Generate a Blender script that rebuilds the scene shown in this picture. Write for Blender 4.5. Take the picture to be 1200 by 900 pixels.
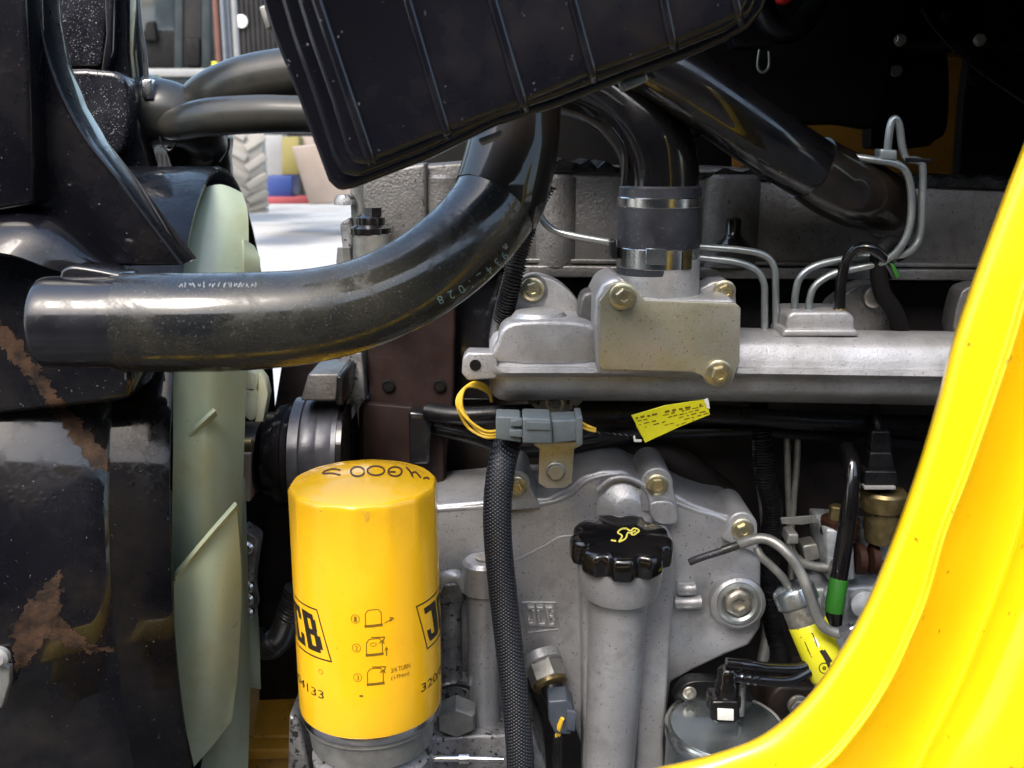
import bpy, bmesh, math, random
from mathutils import Vector, Matrix
from mathutils.bvhtree import BVHTree
random.seed(7)
R_ = math.radians
for o in list(bpy.data.objects): bpy.data.objects.remove(o)
scene = bpy.context.scene
COL = scene.collection
# ------------------------------------------------------------------ camera
PITCH = R_(13.3); FPX = 1180.0; CH = 1.30
cam = bpy.data.cameras.new('camera'); camo = bpy.data.objects.new('camera', cam); COL.objects.link(camo)
camo.location = (0, 0, CH); camo.rotation_euler = (R_(90) - PITCH, 0, 0)
cam.sensor_width = 36; cam.lens = 36 * FPX / 1200; cam.clip_start = 0.02; cam.clip_end = 500
cam.dof.use_dof = True; cam.dof.focus_distance = 0.76; cam.dof.aperture_fstop = 15
scene.camera = camo
# ------------------------------------------------------------------ sky, sun, exposure
SUN_EL, SUN_AZ = R_(52), R_(205)
w = bpy.data.worlds.new('World'); scene.world = w; w.use_nodes = True
nt = w.node_tree; nt.nodes.clear()
sky = nt.nodes.new('ShaderNodeTexSky'); sky.sky_type = 'NISHITA'; sky.sun_disc = False
sky.sun_elevation = SUN_EL; sky.sun_rotation = SUN_AZ; sky.air_density = 1.6; sky.dust_density = 4.0; sky.ozone_density = 2.5
bg = nt.nodes.new('ShaderNodeBackground'); bg.inputs[1].default_value = 0.15
wo = nt.nodes.new('ShaderNodeOutputWorld')
nt.links.new(sky.outputs[0], bg.inputs[0]); nt.links.new(bg.outputs[0], wo.inputs[0])
sl = bpy.data.lights.new('sun', 'SUN'); sl.energy = 0.8; sl.angle = R_(24); sl.color = (1, 0.975, 0.94)
so = bpy.data.objects.new('sun', sl); COL.objects.link(so)
sd = Vector((math.sin(SUN_AZ) * math.cos(SUN_EL), math.cos(SUN_AZ) * math.cos(SUN_EL), math.sin(SUN_EL)))
so.rotation_euler = sd.to_track_quat('Z', 'Y').to_euler()
scene.view_settings.view_transform = 'Standard'; scene.view_settings.look = 'None'
scene.view_settings.exposure = 1.75; scene.view_settings.gamma = 1.0
scene.view_settings.use_curve_mapping = False

# ------------------------------------------------------------------ helpers
cp, sp = math.cos(PITCH), math.sin(PITCH)
YOFF = 0.0
def axis_depth(py, Y): return Y / (cp + (450 - py) / FPX * sp)
def P(px, py, Y):
    "point at forward distance Y that the photograph shows at pixel px, py"
    Y = Y + YOFF
    t = axis_depth(py, Y)
    return Vector(((px - 600) / FPX * t, Y, CH + t * (-sp + (450 - py) / FPX * cp)))
def S(n, py, Y): return n * axis_depth(py, Y + YOFF) / FPX       # n pixels in metres there
def ray(px, py):
    return Vector(((px - 600) / FPX, cp + (450 - py) / FPX * sp, -sp + (450 - py) / FPX * cp)).normalized()
WL = {}
def thing(name, label, cat, loc, group=None):
    o = bpy.data.objects.new(name, None); COL.objects.link(o)
    o.empty_display_size = 0.02
    o.location = loc; WL[o.name] = Vector(loc); o['label'] = label; o['category'] = cat
    if group: o['group'] = group
    return o
def tag(o, label, cat, group=None, kind=None):
    if label: o['label'] = label
    if cat: o['category'] = cat
    if group: o['group'] = group
    if kind: o['kind'] = kind
    return o
def obj(name, bm, mat, parent=None, ang=38, label=None, flip=True):
    if flip: bmesh.ops.recalc_face_normals(bm, faces=bm.faces)
    me = bpy.data.meshes.new(name)
    xs = [v.co for v in bm.verts]
    c = Vector((sum(v[i] for v in xs) / len(xs) for i in range(3)))
    bmesh.ops.translate(bm, verts=bm.verts, vec=-c)
    bm.to_mesh(me); bm.free()
    for p in me.polygons: p.use_smooth = True
    me.set_sharp_from_angle(angle=R_(ang))
    me.materials.append(mat)
    o = bpy.data.objects.new(name, me); COL.objects.link(o)
    if parent is not None:
        o.parent = parent; o.location = c - WL[parent.name]
    else: o.location = c
    WL[o.name] = c
    if label: o['label'] = label
    return o
def bevel(bm, off, seg=3, amin=30):
    if off <= 0: return
    es = [e for e in bm.edges if len(e.link_faces) == 2 and e.calc_face_angle(0) > R_(amin)]
    bmesh.ops.bevel(bm, geom=es, offset=off, segments=seg, profile=0.5, affect='EDGES', clamp_overlap=True)
def NB(): return bmesh.new()
def smooth2(pts, n=4, closed=True):
    "Catmull-Rom through points of any dimension"
    out = []; N = len(pts); pts = [Vector(p) for p in pts]
    rng = range(N if closed else N - 1)
    for i in rng:
        if closed: p0, p1, p2, p3 = pts[i - 1], pts[i], pts[(i + 1) % N], pts[(i + 2) % N]
        else: p0, p1, p2, p3 = pts[max(i - 1, 0)], pts[i], pts[i + 1], pts[min(i + 2, N - 1)]
        for k in range(n):
            t = k / n
            out.append(0.5 * ((2 * p1) + (-p0 + p2) * t + (2 * p0 - 5 * p1 + 4 * p2 - p3) * t * t + (-p0 + 3 * p1 - 3 * p2 + p3) * t ** 3))
    if not closed: out.append(pts[-1])
    return out
def prism(bm, pts, Y0, Y1, bev=0.001, seg=3):
    "outline seen at distance Y0, extruded straight back to Y1"
    b = bmesh.new()
    f = [b.verts.new(P(p[0], p[1], Y0)) for p in pts]
    k = [b.verts.new(v.co + Vector((0, Y1 - Y0, 0))) for v in f]
    b.faces.new(f); b.faces.new(list(reversed(k)))
    n = len(f)
    for i in range(n): b.faces.new((f[i], k[i], k[(i + 1) % n], f[(i + 1) % n]))
    bmesh.ops.recalc_face_normals(b, faces=b.faces)
    bevel(b, bev, seg)
    merge(bm, b)
def merge(bm, b):
    me = bpy.data.meshes.new('tmp'); b.to_mesh(me); b.free(); bm.from_mesh(me); bpy.data.meshes.remove(me)
def box(bm, lo, hi, bev=0.0, rot=None, seg=2):
    b = bmesh.new(); bmesh.ops.create_cube(b, size=1)
    c = (Vector(lo) + Vector(hi)) / 2; s = Vector(hi) - Vector(lo)
    for v in b.verts: v.co = Vector((v.co.x * s.x, v.co.y * s.y, v.co.z * s.z))
    bevel(b, bev, seg)
    if rot is not None: bmesh.ops.rotate(b, verts=b.verts, matrix=rot)
    bmesh.ops.translate(b, verts=b.verts, vec=c)
    merge(bm, b)
def tube(bm, pts, rad, seg=20, n=8, cap=True, mod=None, world=False, ell=1.0):
    "smooth tube through (px, py, Y) points, rad in metres (or a list)"
    W = [Vector(p) if world else P(*p) for p in pts]
    rs = rad if isinstance(rad, (list, tuple)) else [rad] * len(W)
    C = smooth2([(*w_, r) for w_, r in zip(W, rs)], n, False)
    C = [(Vector(c[:3]), c[3]) for c in C]
    rings = []; nrm = None; L = 0
    for i, (c, r) in enumerate(C):
        a = C[max(i - 1, 0)][0]; b_ = C[min(i + 1, len(C) - 1)][0]
        t = (b_ - a).normalized()
        if nrm is None: nrm = t.orthogonal().normalized()
        nrm = (nrm - t * nrm.dot(t)).normalized(); bi = t.cross(nrm)
        if i: L += (c - C[i - 1][0]).length
        rr = r * (mod(L) if mod else 1)
        rings.append([bm.verts.new(c + (nrm * math.cos(2 * math.pi * k / seg) + bi * math.sin(2 * math.pi * k / seg)) * rr) for k in range(seg)])
    for a, b_ in zip(rings, rings[1:]):
        for k in range(seg): bm.faces.new((a[k], a[(k + 1) % seg], b_[(k + 1) % seg], b_[k]))
    if cap: bm.faces.new(rings[0]); bm.faces.new(list(reversed(rings[-1])))
def conduit_mod(pitch, amp=0.13):
    return lambda L: 1 + amp * (1 if (L / pitch) % 1 < 0.55 else -1)
def lathe(bm, base, axis, prof, seg=48, rf=None, cap=True):
    axis = Vector(axis).normalized()
    ref = Vector((0, 0, 1)) if abs(axis.z) < 0.9 else Vector((0, -1, 0))
    u = (ref - axis * ref.dot(axis)).normalized(); v = axis.cross(u)
    rings = []
    for r, h in prof:
        ring = []
        for k in range(seg):
            a = 2 * math.pi * k / seg
            rr = r * (rf(a, r, h) if rf else 1)
            ring.append(bm.verts.new(Vector(base) + axis * h + (u * math.cos(a) + v * math.sin(a)) * rr))
        rings.append(ring)
    for a, b_ in zip(rings, rings[1:]):
        for k in range(seg): bm.faces.new((a[k], a[(k + 1) % seg], b_[(k + 1) % seg], b_[k]))
    if cap:
        bm.faces.new(list(reversed(rings[0]))); bm.faces.new(rings[-1])
def loft(rails, n=6, m=4, thick=0.0, world=False):
    "sheet through rails of (px, py, Y)"
    W = [[Vector(p) if world else P(*p) for p in r] for r in rails]
    W = [smooth2(r, n, False) for r in W]
    cols = [smooth2([r[i] for r in W], m, False) for i in range(len(W[0]))]
    bm = bmesh.new()
    V = [[bm.verts.new(p) for p in c] for c in cols]
    for a, b_ in zip(V, V[1:]):
        for k in range(len(a) - 1): bm.faces.new((a[k], a[k + 1], b_[k + 1], b_[k]))
    bmesh.ops.recalc_face_normals(bm, faces=bm.faces)
    if thick: bmesh.ops.solidify(bm, geom=bm.faces[:], thickness=thick)
    return bm
def hexbolt_mesh(name, mat, flange=1.0, head=0.62, recess=True):
    bm = bmesh.new()
    lathe(bm, (0, 0, 0), (0, -1, 0), [(flange, -0.1), (flange, 0.14), (flange * 0.93, 0.2), (head * 0.9, 0.24)], 32)
    b = bmesh.new()
    lathe(b, (0, 0, 0), (0, -1, 0), [(head, 0.15), (head, 0.68), (head * 0.86, 0.78)] + ([(head * 0.5, 0.78), (head * 0.42, 0.68)] if recess else []), 6)
    bevel(b, 0.03, 2, 25); merge(bm, b)
    bmesh.ops.recalc_face_normals(bm, faces=bm.faces)
    me = bpy.data.meshes.new(name); bm.to_mesh(me); bm.free()
    for p in me.polygons: p.use_smooth = True
    me.set_sharp_from_angle(angle=R_(35)); me.materials.append(mat)
    return me
BM = {}
def bolt(parent, px, py, Y, rpx, mat, rot=None, kind='flange', name='bolt'):
    key = (mat.name, kind)
    if key not in BM:
        BM[key] = hexbolt_mesh('bolt', mat, 1.0 if kind == 'flange' else 1.05, 0.66 if kind == 'flange' else 0.92, kind == 'flange')
    o = bpy.data.objects.new(name, BM[key]); COL.objects.link(o)
    w_ = P(px, py, Y); s = S(rpx, py, Y)
    o.parent = parent; o.location = w_ - WL[parent.name]; o.scale = (s, s, s)
    o.rotation_euler = rot if rot else (R_(random.uniform(-3, 3)), random.uniform(0, 1), R_(random.uniform(-3, 3)))
    WL[o.name] = w_
    return o
def glyph(body, cut=0.0, spacing=1.0):
    "flat letters as 2-D points and faces, height about 0.7"
    cu = bpy.data.curves.new('t', 'FONT'); cu.body = body; cu.resolution_u = 3; cu.space_character = spacing
    to = bpy.data.objects.new('t', cu); COL.objects.link(to)
    dg = bpy.context.evaluated_depsgraph_get(); dg.update()
    me = bpy.data.meshes.new_from_object(to.evaluated_get(dg))
    bm = bmesh.new(); bm.from_mesh(me)
    bpy.data.objects.remove(to); bpy.data.meshes.remove(me)
    if cut:
        x = min(v.co.x for v in bm.verts) + cut; mx = max(v.co.x for v in bm.verts)
        while x < mx:
            bmesh.ops.bisect_plane(bm, geom=bm.verts[:] + bm.edges[:] + bm.faces[:], plane_co=(x, 0, 0), plane_no=(1, 0, 0)); x += cut
    return bm
def bvh_of(*obs):
    vs, fs = [], []
    for o in obs:
        off = len(vs); c = WL[o.name]
        vs += [v.co + c for v in o.data.vertices]; fs += [[i + off for i in p.vertices] for p in o.data.polygons]
    return BVHTree.FromPolygons(vs, fs)
CAMP = Vector((0, 0, CH))
def hit(bvh, px, py, lift=0.0004):
    d = ray(px, py); h = bvh.ray_cast(CAMP, d)
    return h[0] - d * lift if h[0] is not None else None
def strokes(bm, bvh, lines, wpx, lift=0.0004):
    "pen strokes lying on a surface"
    for ln in lines:
        pts = smooth2([(a, b, 0) for a, b in ln], 4, False) if len(ln) > 2 else [Vector((a, b, 0)) for a, b in ln]
        L = []
        for i, p in enumerate(pts):
            a = pts[max(i - 1, 0)]; b = pts[min(i + 1, len(pts) - 1)]
            t = (b - a); t = t.normalized() if t.length else Vector((1, 0, 0)); q = Vector((-t.y, t.x, 0)) * wpx / 2
            h1 = hit(bvh, p.x + q.x, p.y + q.y, lift); h2 = hit(bvh, p.x - q.x, p.y - q.y, lift)
            L.append((h1, h2))
        for (a, b), (c, d) in zip(L, L[1:]):
            if None in (a, b, c, d): continue
            if (a - c).length > 0.02: continue
            bm.faces.new([bm.verts.new(x) for x in (a, b, d, c)])

# ------------------------------------------------------------------ materials
def material(name, c1, c2=None, scale=60, rough=0.5, rough2=None, metal=0.0, bump=0.0, bscale=400, coat=0.0,
             speck=None, speck_scale=250, speck_amt=0.06, detail=6, drops=0.0, drop_scale=260, spec=0.5, lo=0.35, hi=0.65, stretch=None, stain=None, coat_rough=0.07):
    m = bpy.data.materials.new(name); m.use_nodes = True; t = m.node_tree; N = t.nodes; L = t.links
    b = N['Principled BSDF']
    tc = N.new('ShaderNodeTexCoord'); mp = N.new('ShaderNodeMapping'); L.new(tc.outputs['Object'], mp.inputs[0])
    if stretch: mp.inputs['Scale'].default_value = stretch
    no = N.new('ShaderNodeTexNoise'); no.inputs['Scale'].default_value = scale; no.inputs['Detail'].default_value = detail; no.inputs['Roughness'].default_value = 0.62
    L.new(mp.outputs[0], no.inputs['Vector'])
    mr = N.new('ShaderNodeMapRange'); mr.inputs[1].default_value = lo; mr.inputs[2].default_value = hi; L.new(no.outputs[0], mr.inputs[0])
    mix = N.new('ShaderNodeMix'); mix.data_type = 'RGBA'; mix.inputs[6].default_value = (*c1, 1); mix.inputs[7].default_value = (*(c2 or c1), 1)
    L.new(mr.outputs[0], mix.inputs[0]); colo = mix.outputs[2]
    if speck is not None:
        n2 = N.new('ShaderNodeTexNoise'); n2.inputs['Scale'].default_value = speck_scale; n2.inputs['Detail'].default_value = 2; L.new(tc.outputs['Object'], n2.inputs['Vector'])
        m2 = N.new('ShaderNodeMapRange'); m2.inputs[1].default_value = 0.72 - speck_amt; m2.inputs[2].default_value = 0.80 - speck_amt; L.new(n2.outputs[0], m2.inputs[0])
        mx = N.new('ShaderNodeMix'); mx.data_type = 'RGBA'; L.new(m2.outputs[0], mx.inputs[0]); L.new(colo, mx.inputs[6]); mx.inputs[7].default_value = (*speck, 1); colo = mx.outputs[2]
    if stain is not None:
        n5 = N.new('ShaderNodeTexNoise'); n5.inputs['Scale'].default_value = stain[1]; n5.inputs['Detail'].default_value = 8; n5.inputs['Roughness'].default_value = 0.7; L.new(tc.outputs['Object'], n5.inputs['Vector'])
        m5 = N.new('ShaderNodeMapRange'); m5.inputs[1].default_value = 0.50; m5.inputs[2].default_value = 0.68; m5.inputs[4].default_value = stain[2]; L.new(n5.outputs[0], m5.inputs[0])
        x5 = N.new('ShaderNodeMix'); x5.data_type = 'RGBA'; L.new(m5.outputs[0], x5.inputs[0]); L.new(colo, x5.inputs[6]); x5.inputs[7].default_value = (*stain[0], 1); colo = x5.outputs[2]
    L.new(colo, b.inputs['Base Color'])
    if rough2 is None: rough2 = rough
    n3 = N.new('ShaderNodeTexNoise'); n3.inputs['Scale'].default_value = scale * 0.7; n3.inputs['Detail'].default_value = 5; L.new(mp.outputs[0], n3.inputs['Vector'])
    m3 = N.new('ShaderNodeMapRange'); m3.inputs[1].default_value = 0.35; m3.inputs[2].default_value = 0.65; m3.inputs[3].default_value = rough; m3.inputs[4].default_value = rough2
    L.new(n3.outputs[0], m3.inputs[0]); L.new(m3.outputs[0], b.inputs['Roughness'])
    b.inputs['Metallic'].default_value = metal; b.inputs['Specular IOR Level'].default_value = spec
    b.inputs['Coat Weight'].default_value = coat; b.inputs['Coat Roughness'].default_value = coat_rough
    if coat >= 0.85:   # wet and drying patches
        n6 = N.new('ShaderNodeTexNoise'); n6.inputs['Scale'].default_value = 38; n6.inputs['Detail'].default_value = 9; n6.inputs['Roughness'].default_value = 0.75; n6.inputs['Distortion'].default_value = 0.6; L.new(tc.outputs['Object'], n6.inputs['Vector'])
        m6 = N.new('ShaderNodeMapRange'); m6.inputs[1].default_value = 0.47; m6.inputs[2].default_value = 0.60; m6.inputs[3].default_value = coat_rough * 0.7; m6.inputs[4].default_value = coat_rough * 3.0; L.new(n6.outputs[0], m6.inputs[0]); L.new(m6.outputs[0], b.inputs['Coat Roughness'])
        m7 = N.new('ShaderNodeMapRange'); m7.inputs[1].default_value = 0.47; m7.inputs[2].default_value = 0.66; m7.inputs[3].default_value = coat; m7.inputs[4].default_value = coat * 0.55; L.new(n6.outputs[0], m7.inputs[0]); L.new(m7.outputs[0], b.inputs['Coat Weight'])
    last = None
    if bump:
        n4 = N.new('ShaderNodeTexNoise'); n4.inputs['Scale'].default_value = bscale; n4.inputs['Detail'].default_value = 4; L.new(tc.outputs['Object'], n4.inputs['Vector'])
        bp = N.new('ShaderNodeBump'); bp.inputs['Strength'].default_value = bump; bp.inputs['Distance'].default_value = 0.0006; L.new(n4.outputs[0], bp.inputs['Height']); last = bp
    if drops:
        vo = N.new('ShaderNodeTexVoronoi'); vo.inputs['Scale'].default_value = drop_scale; L.new(tc.outputs['Object'], vo.inputs['Vector'])
        gn = N.new('ShaderNodeTexNoise'); gn.inputs['Scale'].default_value = drop_scale * 0.25; L.new(tc.outputs['Object'], gn.inputs['Vector'])
        th = N.new('ShaderNodeMapRange'); th.inputs[1].default_value = 0.42; th.inputs[2].default_value = 0.6; th.inputs[3].default_value = 0.0; th.inputs[4].default_value = 0.4; L.new(gn.outputs[0], th.inputs[0])
        sb = N.new('ShaderNodeMath'); sb.operation = 'SUBTRACT'; sb.use_clamp = True; L.new(th.outputs[0], sb.inputs[0]); L.new(vo.outputs['Distance'], sb.inputs[1])
        bp = N.new('ShaderNodeBump'); bp.inputs['Strength'].default_value = drops; bp.inputs['Distance'].default_value = 0.002; L.new(sb.outputs[0], bp.inputs['Height'])
        if last: L.new(last.outputs[0], bp.inputs['Normal'])
        last = bp
    if last: L.new(last.outputs[0], b.inputs['Normal'])
    return m
M = {}
M['black_gloss'] = material('black_gloss', (0.002, 0.002, 0.0035), (0.005, 0.0048, 0.007), 16, 0.3, 0.55, bump=0.14, bscale=60, speck=(0.2, 0.2, 0.22), speck_scale=420, speck_amt=0.0, drops=0.4, drop_scale=190, spec=0.08, coat=0.85, stain=((0.016, 0.013, 0.011), 12, 0.8))  # pale specks paint the sparkle of water beads into the colour
M['black_wet'] = material('black_wet', (0.008, 0.008, 0.010), (0.02, 0.02, 0.024), 30, 0.08, 0.22, bump=0.2, bscale=200, speck=(0.12, 0.125, 0.14), speck_scale=520, speck_amt=0.10, drops=0.7, drop_scale=420)
M['black_box'] = material('black_box', (0.002, 0.002, 0.0035), (0.004, 0.004, 0.007), 10, 0.3, 0.5, bump=0.05, bscale=100, speck=(0.18, 0.18, 0.20), speck_scale=300, speck_amt=-0.005, spec=0.08, coat=0.8, stain=((0.012, 0.010, 0.010), 18, 0.8))
M['black_plastic'] = material('black_plastic', (0.004, 0.004, 0.005), (0.009, 0.009, 0.010), 80, 0.25, 0.42, bump=0.2, spec=0.3)
M['black_pipe'] = material('black_pipe', (0.003, 0.003, 0.004), (0.006, 0.005, 0.005), 40, 0.2, 0.4, bump=0.08, bscale=100, spec=0.15, coat=1.0)
M['rubber'] = material('rubber', (0.014, 0.015, 0.020), (0.026, 0.027, 0.034), 60, 0.35, 0.55, bump=0.25, speck=(0.2, 0.2, 0.2), speck_scale=700, speck_amt=0.04)
M['hose'] = material('hose', (0.005, 0.006, 0.007), (0.020, 0.019, 0.013), 9, 0.5, 0.7, bump=0.6, bscale=260, speck=(0.09, 0.09, 0.085), speck_scale=1000, speck_amt=0.08, drops=0.7, drop_scale=380, spec=0.12, coat=1.0, coat_rough=0.13, lo=.44, hi=.56, stain=((0.035, 0.022, 0.012), 22, 0.4))
M['hose_dark'] = material('hose_dark', (0.003, 0.003, 0.003), (0.013, 0.009, 0.006), 16, 0.3, 0.5, bump=0.35, bscale=140, spec=0.2, coat=0.7, stain=((0.022, 0.013, 0.007), 30, 0.6))
M['hose_grey'] = material('hose_grey', (0.012, 0.014, 0.014), (0.030, 0.028, 0.023), 14, 0.4, 0.55, bump=0.25, bscale=200, spec=0.2, coat=0.5, coat_rough=0.2, lo=.42, hi=.58)
M['coupling'] = material('coupling', (0.004, 0.004, 0.0055), (0.009, 0.009, 0.012), 22, 0.3, 0.5, bump=0.1, bscale=90, spec=0.12, coat=1.0, coat_rough=0.1)
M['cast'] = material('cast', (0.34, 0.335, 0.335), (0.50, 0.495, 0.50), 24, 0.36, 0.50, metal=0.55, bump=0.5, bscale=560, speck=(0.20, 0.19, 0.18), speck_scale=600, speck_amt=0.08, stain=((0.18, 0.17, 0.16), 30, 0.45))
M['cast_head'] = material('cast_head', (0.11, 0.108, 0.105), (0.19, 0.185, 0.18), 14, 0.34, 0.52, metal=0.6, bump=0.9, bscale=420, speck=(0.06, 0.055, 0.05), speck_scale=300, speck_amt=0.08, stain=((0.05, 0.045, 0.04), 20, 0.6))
M['cast_cover'] = material('cast_cover', (0.32, 0.323, 0.335), (0.45, 0.455, 0.475), 14, 0.30, 0.46, metal=0.55, bump=0.5, bscale=520, speck=(0.14, 0.13, 0.12), speck_scale=420, speck_amt=0.07, stain=((0.16, 0.155, 0.15), 18, 0.55))
M['cast_dirty'] = material('cast_dirty', (0.10, 0.10, 0.10), (0.30, 0.30, 0.31), 40, 0.35, 0.6, metal=0.5, bump=0.8, bscale=500, speck=(0.03, 0.03, 0.03), speck_scale=200, speck_amt=0.14)
M['steel'] = material('steel', (0.24, 0.265, 0.27), (0.34, 0.365, 0.365), 60, 0.3, 0.45, metal=0.75, bump=0.1)
M['steel_dull'] = material('steel_dull', (0.18, 0.18, 0.172), (0.29, 0.29, 0.27), 60, 0.32, 0.5, metal=0.6, bump=0.2)
M['zinc_lid'] = material('zinc_lid', (0.26, 0.30, 0.32), (0.40, 0.43, 0.44), 20, 0.16, 0.3, metal=0.9, bump=0.1, bscale=200, speck=(0.10, 0.09, 0.07), speck_scale=260, speck_amt=0.03)
M['clamp'] = material('clamp', (0.55, 0.55, 0.55), (0.7, 0.69, 0.68), 60, 0.18, 0.3, metal=1.0, bump=0.1, bscale=800)
M['bright'] = material('bright', (0.7, 0.7, 0.72), (0.5, 0.5, 0.52), 80, 0.12, 0.3, metal=1.0, bump=0.2, bscale=300)
M['passivate'] = material('passivate', (0.40, 0.375, 0.25), (0.52, 0.50, 0.42), 26, 0.26, 0.40, metal=0.65, bump=0.3, bscale=400, speck=(0.28, 0.24, 0.14), speck_scale=500, speck_amt=0.10, stain=((0.42, 0.28, 0.22), 24, 0.35))
M['bolt_gold'] = material('bolt_gold', (0.42, 0.36, 0.20), (0.58, 0.54, 0.40), 400, 0.22, 0.42, metal=0.9)
M['bolt_steel'] = material('bolt_steel', (0.25, 0.24, 0.22), (0.45, 0.42, 0.36), 300, 0.3, 0.5, metal=0.8)
M['brass'] = material('brass', (0.16, 0.12, 0.05), (0.24, 0.19, 0.095), 120, 0.25, 0.42, metal=0.8, bump=0.15)
M['yellow'] = material('yellow', (0.74, 0.475, 0.003), (0.77, 0.505, 0.004), 8, 0.20, 0.30, bump=0.06, bscale=700, coat=0.35, speck=(0.10, 0.05, 0.01), speck_scale=150, speck_amt=0.002, stain=((0.68, 0.40, 0.004), 9, 0.4))
M['filter_yellow'] = material('filter_yellow', (0.80, 0.425, 0.010), (0.83, 0.465, 0.012), 12, 0.18, 0.28, coat=0.35, bump=0.05, bscale=90, speck=(0.35, 0.18, 0.03), speck_scale=300, speck_amt=-0.01, stain=((0.66, 0.33, 0.01), 20, 0.35))
M['chassis_yellow'] = material('chassis_yellow', (0.36, 0.17, 0.006), (0.42, 0.20, 0.01), 50, 0.4, 0.6, bump=0.4, bscale=150, speck=(0.10, 0.06, 0.02), speck_scale=200, speck_amt=0.08)
M['label_yellow'] = material('label_yellow', (0.55, 0.52, 0.012), (0.62, 0.58, 0.016), 60, 0.3, 0.45)
M['fan'] = material('fan', (0.29, 0.345, 0.245), (0.35, 0.395, 0.275), 14, 0.26, 0.42, bump=0.08, bscale=100, speck=(0.14, 0.15, 0.09), speck_scale=260, speck_amt=0.0, coat=0.3, stain=((0.22, 0.225, 0.11), 14, 0.6))
M['fan_light'] = material('fan_light', (0.62, 0.62, 0.40), (0.7, 0.69, 0.5), 40, 0.4)
M['primer'] = material('primer', (0.012, 0.0055, 0.005), (0.022, 0.011, 0.0095), 40, 0.5, 0.7, bump=0.4, bscale=200, speck=(0.05, 0.036, 0.03), speck_scale=50, speck_amt=0.03, spec=0.25)
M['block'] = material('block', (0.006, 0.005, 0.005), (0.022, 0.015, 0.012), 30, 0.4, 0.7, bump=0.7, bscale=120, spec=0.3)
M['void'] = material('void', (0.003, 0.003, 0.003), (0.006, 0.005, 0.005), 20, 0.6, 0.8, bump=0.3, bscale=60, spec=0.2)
M['gasket'] = material('gasket', (0.003, 0.003, 0.003), (0.012, 0.012, 0.012), 120, 0.15, 0.4, bump=1.0, bscale=250, spec=0.4)
M['connector'] = material('connector', (0.12, 0.145, 0.155), (0.16, 0.185, 0.195), 60, 0.4, 0.55, bump=0.15)
M['connector_dark'] = material('connector_dark', (0.035, 0.045, 0.06), (0.05, 0.06, 0.08), 60, 0.4, 0.55)
M['wire_yellow'] = material('wire_yellow', (0.70, 0.42, 0.02), (0.75, 0.5, 0.05), 60, 0.4)
M['print'] = material('print', (0.02, 0.015, 0.01), None, 60, 0.4)
M['pen'] = material('pen', (0.06, 0.02, 0.01), None, 60, 0.4)
M['print_thin'] = material('print_thin', (0.16, 0.09, 0.01), None, 60, 0.4)
M['print_hose'] = material('print_hose', (0.22, 0.34, 0.32), (0.12, 0.18, 0.18), 700, 0.5)
M['print_yellow'] = material('print_yellow', (0.70, 0.62, 0.10), (0.55, 0.5, 0.1), 500, 0.45)
M['worn'] = material('worn', (0.30, 0.31, 0.31), (0.05, 0.05, 0.05), 900, 0.4)
M['white'] = material('white', (0.72, 0.72, 0.66), (0.6, 0.6, 0.56), 200, 0.4)
M['green_tape'] = material('green_tape', (0.016, 0.11, 0.01), (0.022, 0.13, 0.012), 60, 0.45)
M['rust'] = material('rust', (0.016, 0.006, 0.004), (0.032, 0.012, 0.006), 150, 0.55, 0.75, bump=0.5, spec=0.2)
M['pump_alloy'] = material('pump_alloy', (0.22, 0.235, 0.25), (0.42, 0.45, 0.48), 90, 0.35, 0.6, metal=0.4, bump=0.5, bscale=300)
M['faded'] = material('faded', (0.55, 0.28, 0.05), (0.8, 0.5, 0.03), 900, 0.4)
M['reflection_brown'] = material('reflection_brown', (0.012, 0.0065, 0.004), (0.048, 0.025, 0.013), 70, 0.55, 0.85, bump=0.8, bscale=500, spec=0.25, lo=0.4, hi=0.6)
M['shaded_yellow'] = material('shaded_yellow', (0.26, 0.105, 0.004), (0.34, 0.15, 0.006), 12, 0.5, 0.7, bump=0.3, bscale=150, stain=((0.06, 0.03, 0.01), 10, 0.8))  # bay shade put into the colour of the far bodywork yellow
M['pulley_grey'] = material('pulley_grey', (0.035, 0.036, 0.042), (0.07, 0.07, 0.08), 60, 0.28, 0.42, metal=0.5, bump=0.2, bscale=300)
M['red'] = material('red', (0.6, 0.02, 0.02), None, 60, 0.4)

def braid_material():
    m = bpy.data.materials.new('braid'); m.use_nodes = True; t = m.node_tree; N = t.nodes; L = t.links; b = N['Principled BSDF']
    tc = N.new('ShaderNodeTexCoord'); outs = []
    for rz in (34, -34):
        mp = N.new('ShaderNodeMapping'); mp.inputs['Rotation'].default_value = (0, R_(rz), 0); L.new(tc.outputs['Object'], mp.inputs[0])
        wv = N.new('ShaderNodeTexWave'); wv.inputs['Scale'].default_value = 135; wv.bands_direction = 'Z'; L.new(mp.outputs[0], wv.inputs[0]); outs.append(wv)
    mu = N.new('ShaderNodeMath'); mu.operation = 'MULTIPLY'; L.new(outs[0].outputs['Fac'], mu.inputs[0]); L.new(outs[1].outputs['Fac'], mu.inputs[1])
    cr = N.new('ShaderNodeMix'); cr.data_type = 'RGBA'; cr.inputs[6].default_value = (0.002, 0.002, 0.003, 1); cr.inputs[7].default_value = (0.060, 0.066, 0.085, 1)
    L.new(mu.outputs[0], cr.inputs[0]); L.new(cr.outputs[2], b.inputs['Base Color'])
    bp = N.new('ShaderNodeBump'); bp.inputs['Strength'].default_value = 0.7; bp.inputs['Distance'].default_value = 0.0008; L.new(mu.outputs[0], bp.inputs['Height']); L.new(bp.outputs[0], b.inputs['Normal'])
    b.inputs['Roughness'].default_value = 0.42
    return m
M['braid'] = braid_material()
M['concrete'] = material('concrete', (0.34, 0.33, 0.31), (0.46, 0.45, 0.43), 1.2, 0.35, 0.6, bump=0.3, bscale=30)
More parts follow.
